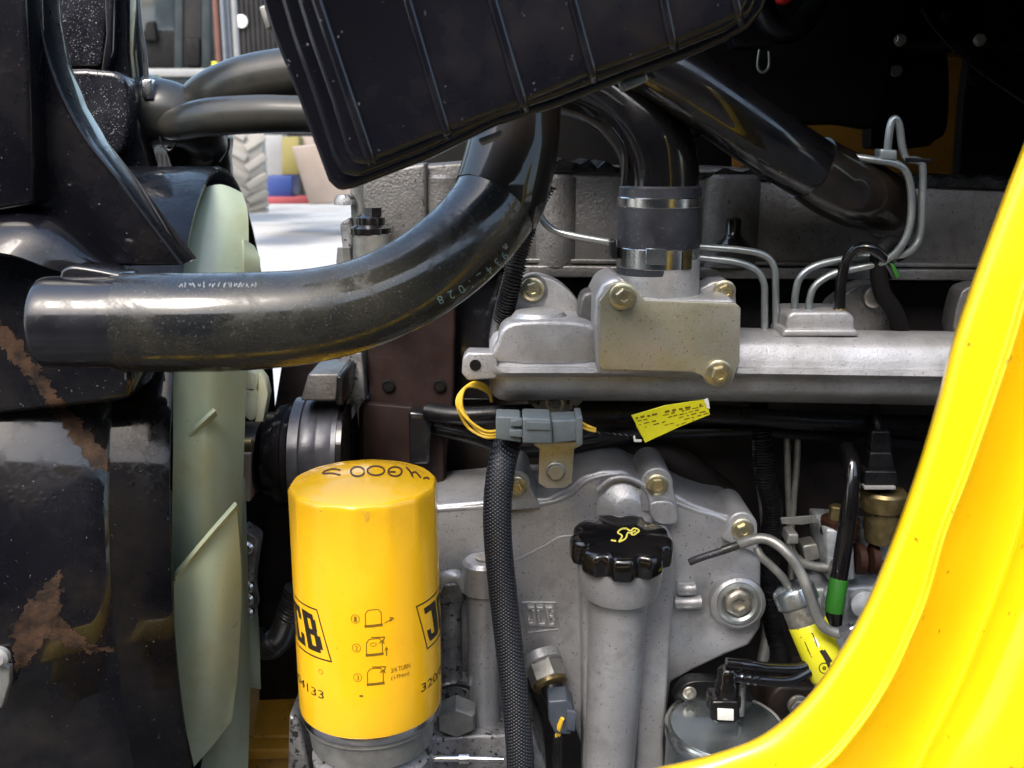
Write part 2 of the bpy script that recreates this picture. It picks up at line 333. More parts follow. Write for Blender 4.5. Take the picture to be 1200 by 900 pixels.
M['dark_ground'] = material('dark_ground', (0.018, 0.018, 0.020), (0.035, 0.034, 0.033), 3, 0.5, 0.8, bump=0.5, bscale=60)
M['tyre'] = material('tyre', (0.20, 0.185, 0.165), (0.28, 0.26, 0.23), 4, 0.8, 0.9, bump=0.6, bscale=20)
M['shed'] = material('shed', (0.016, 0.016, 0.018), (0.028, 0.026, 0.025), 2.0, 0.7, 0.9, bump=0.3, bscale=10, spec=0.15)
M['dark_timber'] = material('dark_timber', (0.010, 0.010, 0.012), (0.022, 0.021, 0.021), 1.0, 0.7, 0.9)
M['glass'] = material('glass', (0.02, 0.028, 0.035), (0.04, 0.05, 0.055), 1.0, 0.08, 0.12, spec=0.8)
M['frame_grey'] = material('frame_grey', (0.018, 0.024, 0.026), (0.03, 0.036, 0.04), 3.0, 0.6, 0.7, spec=0.2)
M['rail_white'] = material('rail_white', (0.24, 0.24, 0.235), (0.2, 0.2, 0.2), 3.0, 0.5, 0.6)
M['pole_red'] = material('pole_red', (0.10, 0.035, 0.022), (0.13, 0.05, 0.03), 3.0, 0.6)
M['pole_grey'] = material('pole_grey', (0.11, 0.125, 0.15), (0.15, 0.16, 0.18), 3.0, 0.5)
M['card'] = material('card', (0.24, 0.19, 0.155), (0.30, 0.24, 0.20), 2.0, 0.7)
M['blue'] = material('blue', (0.006, 0.026, 0.14), (0.01, 0.035, 0.17), 2.0, 0.5)
M['ochre'] = material('ochre', (0.17, 0.14, 0.035), (0.2, 0.17, 0.045), 2.0, 0.6)
M['pinkred'] = material('pinkred', (0.30, 0.05, 0.055), None, 2.0, 0.6)

# ================================================================== SETTING
g = NB()
s = 120
gv = [g.verts.new(c) for c in ((-s, -s, 0), (s, -s, 0), (s, s, 0), (-s, s, 0))]; g.faces.new(gv)
tag(obj('yard_ground', g, M['concrete']), None, None, kind='structure')
ap_ = NB(); av = [ap_.verts.new(c) for c in ((-9, -6.5, .004), (9, -6.5, .004), (9, 4.5, .004), (-9, 4.5, .004))]; ap_.faces.new(av)
tag(obj('added_dark_ground', ap_, M['dark_ground']), None, None, kind='structure')  # unseen dark sheet, added to cut light bounced off the ground
def gnd(px, Y, off=0.0): return Vector(((px - 600) / FPX * axis_depth(200, Y), Y, off))

# grey shed across the yard: ribbed sheets, each one a part
YB = 27.0
shed = thing('shed_building', 'dark grey sheet clad shed far across the yard behind the poles', 'building', gnd(280, YB))
for i in range(16):
    x0 = -12.0 + i * 1.0
    b = NB()
    n = 8
    for k in range(n):
        xa = x0 + k / n; xb = xa + 1 / n * 0.55
        box(b, (xa, YB, 0), (xb, YB + 0.12, 6.0)); box(b, (xb, YB + 0.05, 0), (x0 + (k + 1) / n, YB + 0.12, 6.0))
    obj('cladding_sheet', b, M['shed'], shed)
b = NB(); box(b, (-12.2, YB - 0.3, 6.0), (4.2, YB + 6, 6.25), 0.03); obj('roof', b, M['frame_grey'], shed)
b = NB(); lathe(b, P(283, 25, YB - 0.03), (0, -1, 0), [(0.16, 0), (0.16, 0.04), (0.1, 0.06)], 20); obj('wall_lamp', b, M['white'], shed)
# machine with a glazed cab on the left
YM = 17.0
mac = thing('parked_machine', 'grey parked machine with big cab windows behind the radiator', 'machine', gnd(205, YM))
def pbox(bm, x0, y0, x1, y1, Y, d, bev=0.02):
    prism(bm, [(x0, y0), (x1, y0), (x1, y1), (x0, y1)], Y, Y + d, bev, 2)
b = NB(); pbox(b, 120, 97, 262, 180, YM, 1.6, 0.05); obj('body', b, M['frame_grey'], mac)
b = NB(); pbox(b, 118, 80, 258, 90, YM - 0.06, 0.2, 0.03); obj('rail', b, M['rail_white'], mac)
for x0, x1, y0, y1, m in ((150, 204, -60, 36, 'glass'), (214, 236, -60, 78, 'shed'), (150, 213, 38, 80, 'void')):
    b = NB(); pbox(b, x0, y0, x1, y1, YM + 0.02, 0.05, 0.01); obj('side_panel' if m == 'void' else 'window', b, M[m], mac)
for x0, x1 in ((140, 150), (204, 214), (236, 246)):
    b = NB(); pbox(b, x0, -70, x1, 92, YM - 0.02, 0.12, 0.02); obj('cab_post', b, M['frame_grey'], mac)
b = NB(); pbox(b, 140, 86, 246, 100, YM, 1.2, 0.02); obj('sill', b, M['frame_grey'], mac)
b = NB(); pbox(b, 214, 44, 234, 78, YM - 0.05, 0.4, 0.04); obj('seat', b, M['void'], mac)
b = NB(); prism(b, [(168, 48), (170, 26), (180, 24), (184, 48)], YM - 0.08, YM + 0.2, 0.03); obj('steering_console', b, M['void'], mac)
# poles
def pole(px, w_, Y, mname, label, group=None):
    b = NB(); top = P(px, -80, Y); lathe(b, (top.x, Y, 0), (0, 0, 1), [(S(w_, 50, Y), 0), (S(w_, 50, Y), top.z)], 16)
    o = obj('pole', b, M[mname]); return tag(o, label, 'pole', group)
pole(247, 3.2, 20, 'pole_red', 'rust red upright pole standing left of the grey poles', 'upright poles in front of the shed')
pole(255, 2.6, 20.5, 'pole_grey', 'thin blue grey pole close beside the red pole', 'upright poles in front of the shed')
pole(261, 2.6, 20.6, 'pole_grey', 'thin blue grey pole in the middle of the pole row', 'upright poles in front of the shed')
pole(269, 3.4, 20.2, 'rail_white', 'thicker pale grey pole rightmost of the row', 'upright poles in front of the shed')
b = NB(); pbox(b, 241, 72, 254, 80, 19.8, 0.2, 0.02); tag(obj('marker_block', b, M['label_yellow']), 'small pale yellow block at the foot of red pole', 'block')
b = NB(); pbox(b, 247, 80, 253, 96, 19.9, 0.2, 0.02); tag(obj('post_stub', b, M['black_plastic']), 'short black stub under the pale yellow block', 'post')
# tyre
YT = 13.0
ty = thing('tractor_tyre', 'big dusty tractor tyre with chevron lugs standing in the yard', 'tyre', gnd(290, YT))
cx = P(291, 230, YT).x; tr = 0.78
zb = P(291, 252, YT).z
b = NB(); lathe(b, (cx - 0.25, YT + tr, zb + tr), (1, 0, 0), [(tr * 0.55, 0.02), (tr * 0.9, 0), (tr * 0.97, 0.05), (tr * 0.97, 0.45), (tr * 0.9, 0.50), (tr * 0.55, 0.48)], 48)
obj('carcass', b, M['tyre'], ty)
lug = None
for i in range(20):
    for sgn in (-1, 1):
        a = 2 * math.pi * (i + (0.5 if sgn > 0 else 0)) / 20
        if lug is None:
            b = NB(); box(b, (-0.145, -0.03, -0.045), (0.145, 0.03, 0.045), 0.012, Matrix.Rotation(R_(32), 3, 'Y'))
            o = obj('tread_lug', b, M['tyre'], ty); lug = o.data
            b = None; mirror = lug.copy()
            for v in mirror.vertices: v.co.x *= -1
            mirror.flip_normals()
        else:
            o = bpy.data.objects.new('tread_lug', lug); COL.objects.link(o); o.parent = ty
        if sgn > 0: o.data = mirror
        c = Vector((cx + sgn * 0.12, YT + tr - math.cos(a) * tr * 0.99, zb + tr + math.sin(a) * tr * 0.99))
        o.location = c - WL[ty.name]; o.rotation_euler = (-a, 0, 0)
ty.rotation_euler = (0, 0, R_(15))
# crates and boxes by the tyre
def ybox(name, x0, y0, x1, y1, Y, d, mname, label, cat):
    b = NB(); pbox(b, x0, y0, x1, y1, Y, d, 0.02); return tag(obj(name, b, M[mname]), label, cat)
ybox('blue_crate', 311, 206, 342, 232, 15.5, 0.5, 'blue', 'deep blue crate on the ground right of the tyre', 'crate')
ybox('red_plank', 311, 231, 362, 239, 15.3, 0.6, 'pinkred', 'pinkish red plank lying under the blue crate', 'plank')
ybox('ochre_barrel', 330, 160, 350, 205, 15.9, 0.5, 'ochre', 'ochre yellow upright container behind the blue crate', 'container')
ybox('leaning_board', 350, 160, 368, 200, 16.2, 0.4, 'card', 'tan upright board leaning behind the cardboard box', 'board')
ybox('grey_drum', 300, 158, 331, 206, 16.6, 0.4, 'rail_white', 'grey white upright drum between tyre and ochre container', 'drum')
b = NB(); prism(b, [(341, 172), (372, 168), (420, 172), (420, 238), (362, 240)], 14.8, 15.8, 0.03)
tag(obj('cardboard_box', b, M['card']), 'large tan box with crumpled side behind the black casing', 'box')
# building behind the photographer, which the black parts mirror
wb = thing('workshop_building', 'dark timber workshop facing the machine, out of frame behind the viewer', 'building', (0, -6.5, 0))
b = NB(); box(b, (-12, -7.0, 0), (12, -6.5, 4.6), 0.02); obj('wall', b, M['dark_timber'], wb)
b = NB(); box(b, (-12.5, -9, 4.6), (12.5, -6.1, 4.9), 0.02); obj('roof', b, M['frame_grey'], wb)

# ================================================================== MACHINE: bay, frame, far side
YF = 1.45
far = thing('far_side_panel', 'yellow bodywork coloured dark for shade on the far side of the engine bay', 'panel', P(1000, 300, YF))
b = NB(); prism(b, [(858, -160), (1420, -160), (1420, 1100), (858, 1100)], YF, YF + 0.02, 0.002); obj('panel_sheet', b, M['shaded_yellow'], far)
b = NB(); prism(b, [(470, -160), (857, -160), (857, 1100), (470, 1100)], YF, YF + 0.02, 0.002); obj('mask_sheet', b, M['void'], far, label='black sheet added to keep yellow out of the reflections')  # added black sheet: stops the far yellow mirroring in the radiator
ovb = thing('overhead_blocker', 'black bonnet added out of view above the engine to darken the bay', 'blocker', (0.35, 0.9, CH + 0.42))  # unseen plate added over the engine to shade the bay
b = NB(); box(b, (-0.02, 0.50, CH + 0.30), (0.95, 1.44, CH + 0.32), 0.004); obj('panel_sheet', b, M['void'], ovb)
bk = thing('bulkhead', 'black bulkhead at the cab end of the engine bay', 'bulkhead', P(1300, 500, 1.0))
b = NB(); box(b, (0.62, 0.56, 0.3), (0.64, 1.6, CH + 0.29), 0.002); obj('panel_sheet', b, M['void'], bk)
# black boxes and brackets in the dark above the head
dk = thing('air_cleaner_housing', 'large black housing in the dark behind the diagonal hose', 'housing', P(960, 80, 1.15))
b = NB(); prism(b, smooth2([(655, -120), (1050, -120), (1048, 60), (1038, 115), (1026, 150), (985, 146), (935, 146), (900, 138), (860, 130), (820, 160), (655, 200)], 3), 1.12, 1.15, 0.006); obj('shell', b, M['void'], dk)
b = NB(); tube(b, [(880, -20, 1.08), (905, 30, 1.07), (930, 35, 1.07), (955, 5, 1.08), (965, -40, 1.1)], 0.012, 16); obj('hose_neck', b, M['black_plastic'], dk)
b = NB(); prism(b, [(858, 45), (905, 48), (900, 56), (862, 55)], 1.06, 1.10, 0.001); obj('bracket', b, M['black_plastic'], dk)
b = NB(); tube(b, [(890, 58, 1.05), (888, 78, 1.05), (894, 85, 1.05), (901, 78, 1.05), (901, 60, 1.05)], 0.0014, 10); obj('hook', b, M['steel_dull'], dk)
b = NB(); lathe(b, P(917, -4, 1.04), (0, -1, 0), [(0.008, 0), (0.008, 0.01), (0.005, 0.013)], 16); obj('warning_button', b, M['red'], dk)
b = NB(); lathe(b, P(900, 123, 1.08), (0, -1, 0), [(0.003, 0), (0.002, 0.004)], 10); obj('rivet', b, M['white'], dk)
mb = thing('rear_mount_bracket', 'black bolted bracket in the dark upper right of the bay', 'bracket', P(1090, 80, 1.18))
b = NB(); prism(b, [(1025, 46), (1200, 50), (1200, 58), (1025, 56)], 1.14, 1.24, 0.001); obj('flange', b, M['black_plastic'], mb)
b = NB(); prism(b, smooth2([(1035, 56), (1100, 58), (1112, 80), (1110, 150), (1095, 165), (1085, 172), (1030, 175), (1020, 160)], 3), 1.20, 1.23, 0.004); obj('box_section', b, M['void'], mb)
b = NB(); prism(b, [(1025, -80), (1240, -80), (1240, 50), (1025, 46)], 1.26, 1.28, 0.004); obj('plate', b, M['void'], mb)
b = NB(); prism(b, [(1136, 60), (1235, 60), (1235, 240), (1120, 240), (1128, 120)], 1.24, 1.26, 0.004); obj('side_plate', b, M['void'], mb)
bolt(mb, 1055, 47, 1.12, 7, M['bolt_steel'], kind='hex'); bolt(mb, 1050, 83, 1.15, 7, M['bolt_steel'], kind='hex'); bolt(mb, 1148, 47, 1.12, 7, M['bolt_steel'], kind='hex'); bolt(mb, 1110, 20, 1.2, 8, M['black_plastic'], kind='hex')
bolt(mb, 1142, 92, 1.2, 8, M['black_plastic'], kind='hex')
b = NB(); tube(b, [(1080, 10, 1.05), (1100, 40, 1.05), (1140, 78, 1.05), (1200, 120, 1.05), (1260, 160, 1.05)], 0.0015, 8); tag(obj('control_cable', b, M['black_plastic']), 'thin black cable sloping down in the upper right dark corner', 'cable')

# ================================================================== ENGINE
EN = 'engine castings'
head = thing('cylinder_head', 'long grey cast cylinder head behind the hoses and fuel pipes', 'cylinder head', P(900, 260, 0.86))
b = NB()
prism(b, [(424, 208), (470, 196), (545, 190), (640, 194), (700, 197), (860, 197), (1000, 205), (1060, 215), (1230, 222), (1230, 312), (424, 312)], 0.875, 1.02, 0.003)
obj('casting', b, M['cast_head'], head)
b = NB(); prism(b, [(610, 303), (1230, 310), (1230, 315), (610, 308)], 0.8715, 0.90, 0.001)
prism(b, [(600, 311), (1230, 317), (1230, 330), (600, 325)], 0.868, 0.91, 0.0015); obj('lower_ledge', b, M['cast_head'], head)
for x, wd in ((520, 24), (650, 22), (850, 30)):
    b = NB(); wd += 8; a0 = P(x, 204, 0.889); a1 = P(x, 310, 0.889)
    lathe(b, a1, (0, 0, 1), [(S(wd, 250, .88), 0), (S(wd, 250, .88), (a0 - a1).z - 0.003), (S(wd, 250, .88) - 0.003, (a0 - a1).z)], 32); obj('boss', b, M['cast_head'], head)
b = NB()
pts = []
for i in range(60):
    x = 640 + i * 10; pts.append((x, 196 + (x - 640) * 0.043 - random.uniform(1, 12)))
prism(b, pts + [(1230, 224), (640, 201)], 0.871, 1.0, 0.0006, 1); obj('gasket', b, M['gasket'], head)
b = NB(); lathe(b, P(858, 292, 0.858), (0, 0, 1), [(S(22, 280, .86), 0), (S(20, 280, .86), 0.004), (S(13, 280, .86), 0.009), (S(9, 280, .86), 0.013), (S(9, 280, .86), 0.025), (S(7, 280, .86), 0.026)], 20); obj('plug', b, M['black_pipe'], head)
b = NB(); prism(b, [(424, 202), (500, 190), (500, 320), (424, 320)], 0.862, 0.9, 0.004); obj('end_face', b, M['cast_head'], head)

blk = thing('engine_block', 'dark grimy engine block behind the manifold and cover', 'engine block', P(800, 520, 0.93))
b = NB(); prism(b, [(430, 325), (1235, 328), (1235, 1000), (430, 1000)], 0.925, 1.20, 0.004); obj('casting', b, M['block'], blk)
b = NB(); prism(b, [(428, 300), (535, 330), (532, 470), (522, 545), (520, 640), (420, 640), (420, 478), (432, 470)], 0.875, 0.94, 0.003); pr = obj('front_face', b, M['primer'], blk)
b = NB(); prism(b, [(424, 472), (520, 480), (520, 640), (424, 640)], 0.868, 0.90, 0.002); obj('face_pad', b, M['primer'], blk)
for x in (455, 515):
    b = NB(); lathe(b, P(x, 452, 0.8735), (0, -1, 0), [(S(8, 450, .87), -0.004), (S(8, 450, .87), 0.0008), (S(6, 450, .87), 0.0014), (S(5.5, 450, .87), -0.002)], 20, cap=False)
    lathe(b, P(x, 452, 0.8735), (0, -1, 0), [(S(5.6, 450, .87), -0.001), (S(5.6, 450, .87), 0.0006)], 16); obj('hole', b, M['void'], blk)
b = NB(); prism(b, [(396, 415), (424, 412), (428, 470), (420, 475), (400, 470)], 0.86, 0.89, 0.002); obj('bracket', b, M['cast_dirty'], blk)
b = NB(); prism(b, smooth2([(400, 474), (411, 474), (412, 500), (408, 520), (400, 512)], 3), 0.85, 0.88, 0.002); obj('pad', b, M['cast'], blk)
b = NB(); prism(b, [(534, 300), (600, 320), (578, 470), (530, 470)], 0.90, 0.93, 0.003); obj('side_plate', b, M['coupling'], blk)
b = NB(); prism(b, [(478, 482), (506, 486), (503, 545), (480, 545)], 0.85, 0.88, 0.003); obj('pipe_stub', b, M['coupling'], blk)
b = NB(); tube(b, [(500, 482, 0.85), (545, 487, 0.84), (640, 483, 0.84), (720, 481, 0.84), (850, 486, 0.84), (960, 494, 0.84), (1090, 496, 0.86)], 0.008, 14); tag(obj('wiring_loom', b, M['black_plastic']), 'thick black taped wiring loom running below the silver manifold', 'loom')
b = NB(); tube(b, [(495, 500, 0.87), (550, 512, 0.86), (610, 530, 0.87), (690, 520, 0.87), (760, 508, 0.86), (900, 505, 0.86), (1080, 520, 0.88)], 0.006, 12); tag(obj('wiring_loom', b, M['black_plastic']), 'thinner black wiring loom lying just under the thick loom', 'loom')
# dark arched housing lines above the cover
b = NB(); tube(b, [(650, 545, 0.9), (690, 520, 0.89), (730, 517, 0.89), (790, 540, 0.89), (850, 580, 0.9)], 0.014, 16); obj('housing_rim', b, M['block'], blk)

# ---- timing cover
cov = thing('timing_cover', 'silver cast timing cover with embossed letters around the filler tube', 'engine cover', P(740, 720, 0.80))
outl = [(470, 600), (512, 592), (560, 588), (592, 584), (640, 583), (664, 573), (682, 558), (705, 551), (730, 551), (748, 561), (762, 566), (790, 578), (812, 590), (840, 600), (868, 606), (888, 625), (892, 660), (892, 735), (878, 757), (850, 768), (812, 786), (786, 800), (780, 850), (784, 940),
        (700, 940), (688, 890), (672, 850), (650, 812), (628, 792), (606, 800), (600, 880), (470, 890)]
b = NB(); prism(b, outl, 0.806, 0.90, 0.0035, 3); cfront = obj('cover_plate', b, M['cast_cover'], cov)
# raised rim
b = NB(); tube(b, [(480, 604, .8085), (515, 597, .8085), (560, 594, .8085), (592, 590, .8085), (640, 589, .8085), (668, 579, .8085), (686, 564, .8085), (708, 557, .8085), (728, 557, .8085), (745, 567, .8085), (770, 580, .8085), (812, 597, .8085), (845, 607, .8085), (876, 622, .8085)], S(4.5, 580, .8), 12, 5); obj('rim', b, M['cast_cover'], cov)
b = NB(); tube(b, [(480, 622, .809), (520, 618, .809), (570, 616, .809), (640, 614, .809), (680, 600, .809), (700, 590, .809)], S(4, 580, .8), 10, 5); obj('rim', b, M['cast_cover'], cov)
b = NB(); tube(b, [(596, 658, .8085), (606, 655, .8085), (640, 638, .8085), (656, 629, .8085), (680, 627, .8085)], S(4, 600, .8), 10, 5)
tube(b, [(661, 634, .8085), (668, 660, .8085), (672, 740, .8085), (674, 820, .8085)], S(3, 600, .8), 10, 5); obj('stiffening_rib', b, M['cast_cover'], cov)
def lug(px, py, r, Y0, Y1, parent, mat, legs=None):
    pts = [(px + r * math.cos(a), py + r * math.sin(a)) for a in [math.pi * (0.95 + 1.1 * k / 12) for k in range(13)]]
    pts += legs if legs else [(px + r * 1.6, py + r * 2), (px - r * 1.6, py + r * 2)]
    b = NB(); prism(b, pts, Y0, Y1, 0.0018); return obj('bolt_lug', b, mat, parent)
lugs = []
lugs.append(lug(605, 568, 17, .799, .86, cov, M['cast_cover'], [(634, 596), (580, 600)]))
lugs.append(lug(770, 567, 19, .799, .86, cov, M['cast_cover'], [(795, 600), (750, 600)]))
lugs.append(lug(870, 618, 18, .799, .86, cov, M['cast_cover'], [(888, 650), (846, 632)]))
for lg_, (x, y) in zip(lugs, ((605, 570), (770, 568), (870, 620))): bolt(lg_, x, y, 0.7985, 13, M['bolt_gold'])
b = NB(); lathe(b, P(734, 594, .806), (0, -1, 0.15), [(S(38, 590, .8), -0.02), (S(36, 590, .8), 0.001), (S(30, 590, .8), 0.004), (S(20, 590, .8), 0.005), (S(17, 590, .8), 0.007), (S(10, 590, .8), 0.008)], 40); obj('round_boss', b, M['cast_cover'], cov)
b = NB(); tube(b, [(700, 574, .80), (715, 562, .80), (735, 560, .80), (755, 570, .80), (764, 590, .80)], S(4, 600, .8), 10, 5); obj('boss_arc', b, M['cast_cover'], cov)
b = NB(); prism(b, smooth2([(762, 590), (786, 588), (794, 600), (792, 614), (768, 612)], 3), .79, .81, 0.002); obj('pad', b, M['cast_cover'], cov)
b = NB()
for x, y, l in ((806, 690, 14), (808, 706, 22)):
    tube(b, [(x - l * .7, y, .803), (x, y, .8), (x + l * .6, y - 1, .8)], S(8, 700, .8), 14, 4)
obj('cast_lug', b, M['cast_cover'], cov)
b = NB(); lathe(b, P(864, 706, .80), (0, -1, 0.05), [(S(33, 700, .8), -0.01), (S(32, 700, .8), 0.004), (S(27, 700, .8), 0.007)], 40); obj('plug_boss', b, M['cast_cover'], cov)
pl = NB(); lathe(pl, P(865, 706, .793), (0, -1, 0.05), [(S(25, 700, .8), 0), (S(25, 700, .8), 0.003), (S(21, 700, .8), 0.004), (S(18, 700, .8), 0.002)], 40, cap=False); obj('plug_ring', pl, M['steel'], cov)
b = NB(); lathe(b, P(865, 706, .7925), (0, -1, 0.05), [(S(19, 700, .8), 0), (S(17, 700, .8), 0.003), (S(13, 700, .8), 0.0045), (S(8, 700, .8), 0.0045), (S(7, 700, .8), 0.001)], 6); bevel(b, 0.0004, 1); obj('plug', b, M['bolt_steel'], cov)
# columns left of the braided hose
def vcol(parent, name, px, y0, y1, Y, prof, mat, seg=32):
    a = P(px, y0, Y); z0 = P(px, y0, Y).z; z1 = P(px, y1, Y).z
    b = NB(); lathe(b, (a.x, a.y, z1), (0, 0, 1), [(S(r, (y0 + y1) / 2, Y), (z0 - z1) * t) for r, t in prof], seg); return obj(name, b, mat, parent)
vcol(cov, 'column', 566, 655, 860, .785, [(17, 0), (18, .1), (19, .8), (19, .81), (24, .83), (24, .98), (20, 1.0)], M['cast_cover'])
vcol(cov, 'column_socket', 568, 652, 658, .785, [(11, 0), (11, .9), (8, 1)], M['bolt_steel'])
vcol(cov, 'rib_column', 528, 672, 800, .79, [(14, 0), (12, .1), (12, .7), (18, .78), (18, .95), (12, 1.0)], M['cast_dirty'])
b = NB(); tube(b, [(516, 690, .785), (522, 678, .783), (536, 676, .783), (545, 690, .785)], S(8, 690, .79), 14); obj('cast_web', b, M['cast_cover'], cov)
b = NB(); prism(b, [(470, 868), (560, 862), (625, 862), (640, 900), (640, 950), (470, 950)], .76, .84, 0.003); obj('lower_flange', b, M['cast_dirty'], cov)
b = NB(); lathe(b, P(534, 815, .79), (0.02, -1, -0.25), [(S(27, 840, .77), -0.01), (S(27, 840, .77), 0.006), (S(24, 840, .77), 0.008)], 32); obj('union_collar', b, M['cast_dirty'], cov)
b = NB(); lathe(b, P(535, 832, .768), (0.02, -1, -0.30), [(S(25, 840, .77), 0), (S(25, 840, .77), 0.012), (S(22, 840, .77), 0.015)], 6); bevel(b, 0.001, 2); obj('union_bolt', b, M['steel_dull'], cov)
b = NB(); lathe(b, P(535, 815, .79), (0.02, -1, -0.30), [(S(30, 840, .77), 0.004), (S(30, 840, .77), 0.007)], 32); obj('washer', b, M['bright'], cov)
# embossed JCB on the cover
def rrect(x0, y0, x1, y1, sk=0): return [(x0, y0), (x1, y0), (x1 + sk, y1), (x0 + sk, y1)]
def emb(u, v): return (616 + u * 33 + v * 3, 711 + v * 23 + u * 1.0)
b = NB()
for q in ((.06, 0, .32, .16), (.20, .16, .32, .84), (.02, .80, .32, 1.0), (.02, .62, .10, .80), (.38, 0, .62, .18), (.38, .18, .48, .82), (.38, .82, .62, 1.0), (.70, 0, .80, 1.0), (.80, 0, .96, .17), (.80, .42, .96, .58), (.80, .83, .96, 1.0), (.89, .17, .99, .42), (.89, .58, .99, .83)):
    prism(b, [emb(q[0], q[1]), emb(q[2], q[1]), emb(q[2], q[3]), emb(q[0], q[3])], .8025, .8075, .0004, 1)
tag(obj('embossed_letters', b, M['cast'], cov, ang=25), None, None, kind='stuff')
b = NB(); 
for q in ([(612, 706), (651, 706)], [(651, 706), (655, 737)], [(655, 737), (618, 741)], [(618, 741), (612, 706)]):
    tube(b, [(*q[0], .8055), (*q[1], .8055)], S(1.3, 700, .8), 8, 2)
obj('embossed_frame', b, M['cast_cover'], cov)

# ---- intake manifold
man = thing('intake_manifold', 'silver cast intake manifold running right behind the yellow panel', 'manifold', P(850, 430, 0.79))
prof = [(383, .850), (384, .815), (387, .795), (394, .780), (406, .772), (424, .769), (429, .768), (431, .762), (437, .761), (440, .764), (442, .773), (455, .775), (463, .782), (468, .800), (470, .850)]
def mstation(px, k, drop):
    c = P(px, 428, .81); out = []
    for y, Y in prof:
        q = P(px, y + drop, Y); q.x = c.x
        q = c + (q - c) * k; q.x = c.x; out.append(q)
    return out
ms = [(574, .70, 0), (578, .86, 0), (584, .95, 0), (594, 1.0, 0), (700, 1.0, 0), (820, 1.0, 0), (1000, 1.0, 3), (1130, 1.0, 5), (1260, 1.0, 7)]
b = NB(); rows = [[b.verts.new(q) for q in mstation(*m_)] for m_ in ms]
for a, c in zip(rows, rows[1:]):
    for k in range(len(a) - 1): b.faces.new((a[k], a[k + 1], c[k + 1], c[k]))
b.faces.new(rows[0])
mbody = obj('runner_body', b, M['cast'], man, ang=50)
b = NB(); prism(b, smooth2([(583, 400), (590, 384), (610, 377), (660, 376), (690, 380), (702, 392), (702, 425), (583, 425)], 3), .767, .85, 0.006, 4); obj('end_chamber', b, M['cast'], man)
b = NB(); prism(b, [(583, 414), (548, 413), (542, 420), (541, 438), (548, 446), (583, 444)], .768, .79, 0.0018); obj('ear', b, M['cast'], man)
b = NB(); lathe(b, P(557, 428, .7675), (0, -1, 0), [(S(7, 428, .77), -0.002), (S(6.6, 428, .77), 0.0004)], 20); obj('hole', b, M['void'], man)
b = NB(); lathe(b, P(632, 372, .795), (0, 0, 1), [(S(36, 370, .8), -0.006), (S(34, 370, .8), 0.0), (S(28, 370, .8), 0.005), (S(14, 370, .8), 0.007)], 40); obj('dome_boss', b, M['cast'], man)
b = NB(); prism(b, smooth2([(596, 384), (606, 345), (612, 328), (630, 323), (655, 332), (676, 352), (684, 372), (684, 386)], 4), .815, .84, 0.002); obj('bolt_ear', b, M['cast'], man)
bolt(man, 624, 339, .812, 14, M['bolt_gold'])
b = NB(); lathe(b, P(624, 339, .8145), (0, -1, 0), [(S(18, 339, .81), -0.002), (S(17, 339, .81), 0.0015)], 32); obj('washer', b, M['steel_dull'], man)
b = NB(); prism(b, [(696, 380), (697, 350), (706, 332), (722, 324), (735, 330), (744, 350), (860, 350), (866, 362), (866, 440), (700, 440)], .758, .83, 0.004); obj('port_housing', b, M['cast'], man)
b = NB(); prism(b, smooth2([(680, 384), (680, 352), (692, 342), (706, 350), (708, 384)], 3), .79, .82, 0.003); obj('web', b, M['cast_head'], man)
b = NB(); prism(b, [(818, 350), (820, 338), (835, 330), (852, 328), (862, 336), (864, 372), (820, 372)], .80, .83, 0.002); obj('bolt_ear', b, M['cast'], man)
bolt(man, 849, 341, .797, 13, M['bolt_gold'])
NY = .792; nb = P(771, 352, NY); nt_ = P(771, 316, NY)
b = NB(); lathe(b, (nb.x, NY, nb.z - 0.01), (0, 0, 1), [(S(47, 340, NY), 0), (S(47, 340, NY), nt_.z - nb.z + 0.02)], 48); obj('port_neck', b, M['cast'], man)
# cover plate
cpl = [(703, 362), (702, 352), (711, 342), (716, 334), (730, 329), (743, 335), (750, 346), (756, 352), (862, 355), (868, 361), (867, 425), (860, 440), (856, 450), (842, 455), (829, 449), (822, 440), (812, 436), (706, 433), (701, 426)]
b = NB(); prism(b, cpl, .753, .7565, 0.0008, 2); cvp = obj('cover_plate', b, M['passivate'], man)
bolt(cvp, 730, 347, .7525, 16, M['bolt_gold']); bolt(cvp, 842, 437, .7525, 16, M['bolt_gold'])
b = NB(); lathe(b, P(842, 437, .757), (0, -1, 0), [(S(19, 437, .75), 0), (S(19, 437, .75), 0.03)][::-1], 32); bmesh.ops.translate(b, verts=b.verts, vec=(0, 0.03, 0)); obj('spacer', b, M['cast'], man)
b = NB(); prism(b, [(921, 392), (923, 370), (930, 365), (994, 365), (1002, 372), (1002, 392)], .785, .83, 0.003); prism(b, [(916, 394), (920, 386), (1004, 386), (1008, 394)], .78, .82, 0.002); obj('pipe_boss', b, M['cast'], man)
b = NB(); prism(b, smooth2([(968, 392), (972, 362), (990, 344), (1012, 332), (1034, 334), (1042, 350), (1046, 392)], 3), .825, .85, 0.002); obj('bolt_ear', b, M['cast_head'], man)
bolt(man, 1025, 348, .822, 13, M['bolt_steel'])
b = NB(); prism(b, smooth2([(1120, 396), (1124, 350), (1136, 336), (1160, 338), (1170, 396)], 3), .825, .85, 0.002); obj('bolt_ear', b, M['cast_head'], man)
b = NB(); prism(b, smooth2([(618, 462), (626, 478), (650, 486), (672, 480), (684, 462)], 3), .815, .84, 0.002); obj('bolt_ear', b, M['cast_dirty'], man)
bolt(man, 650, 473, .812, 11, M['bolt_steel'])

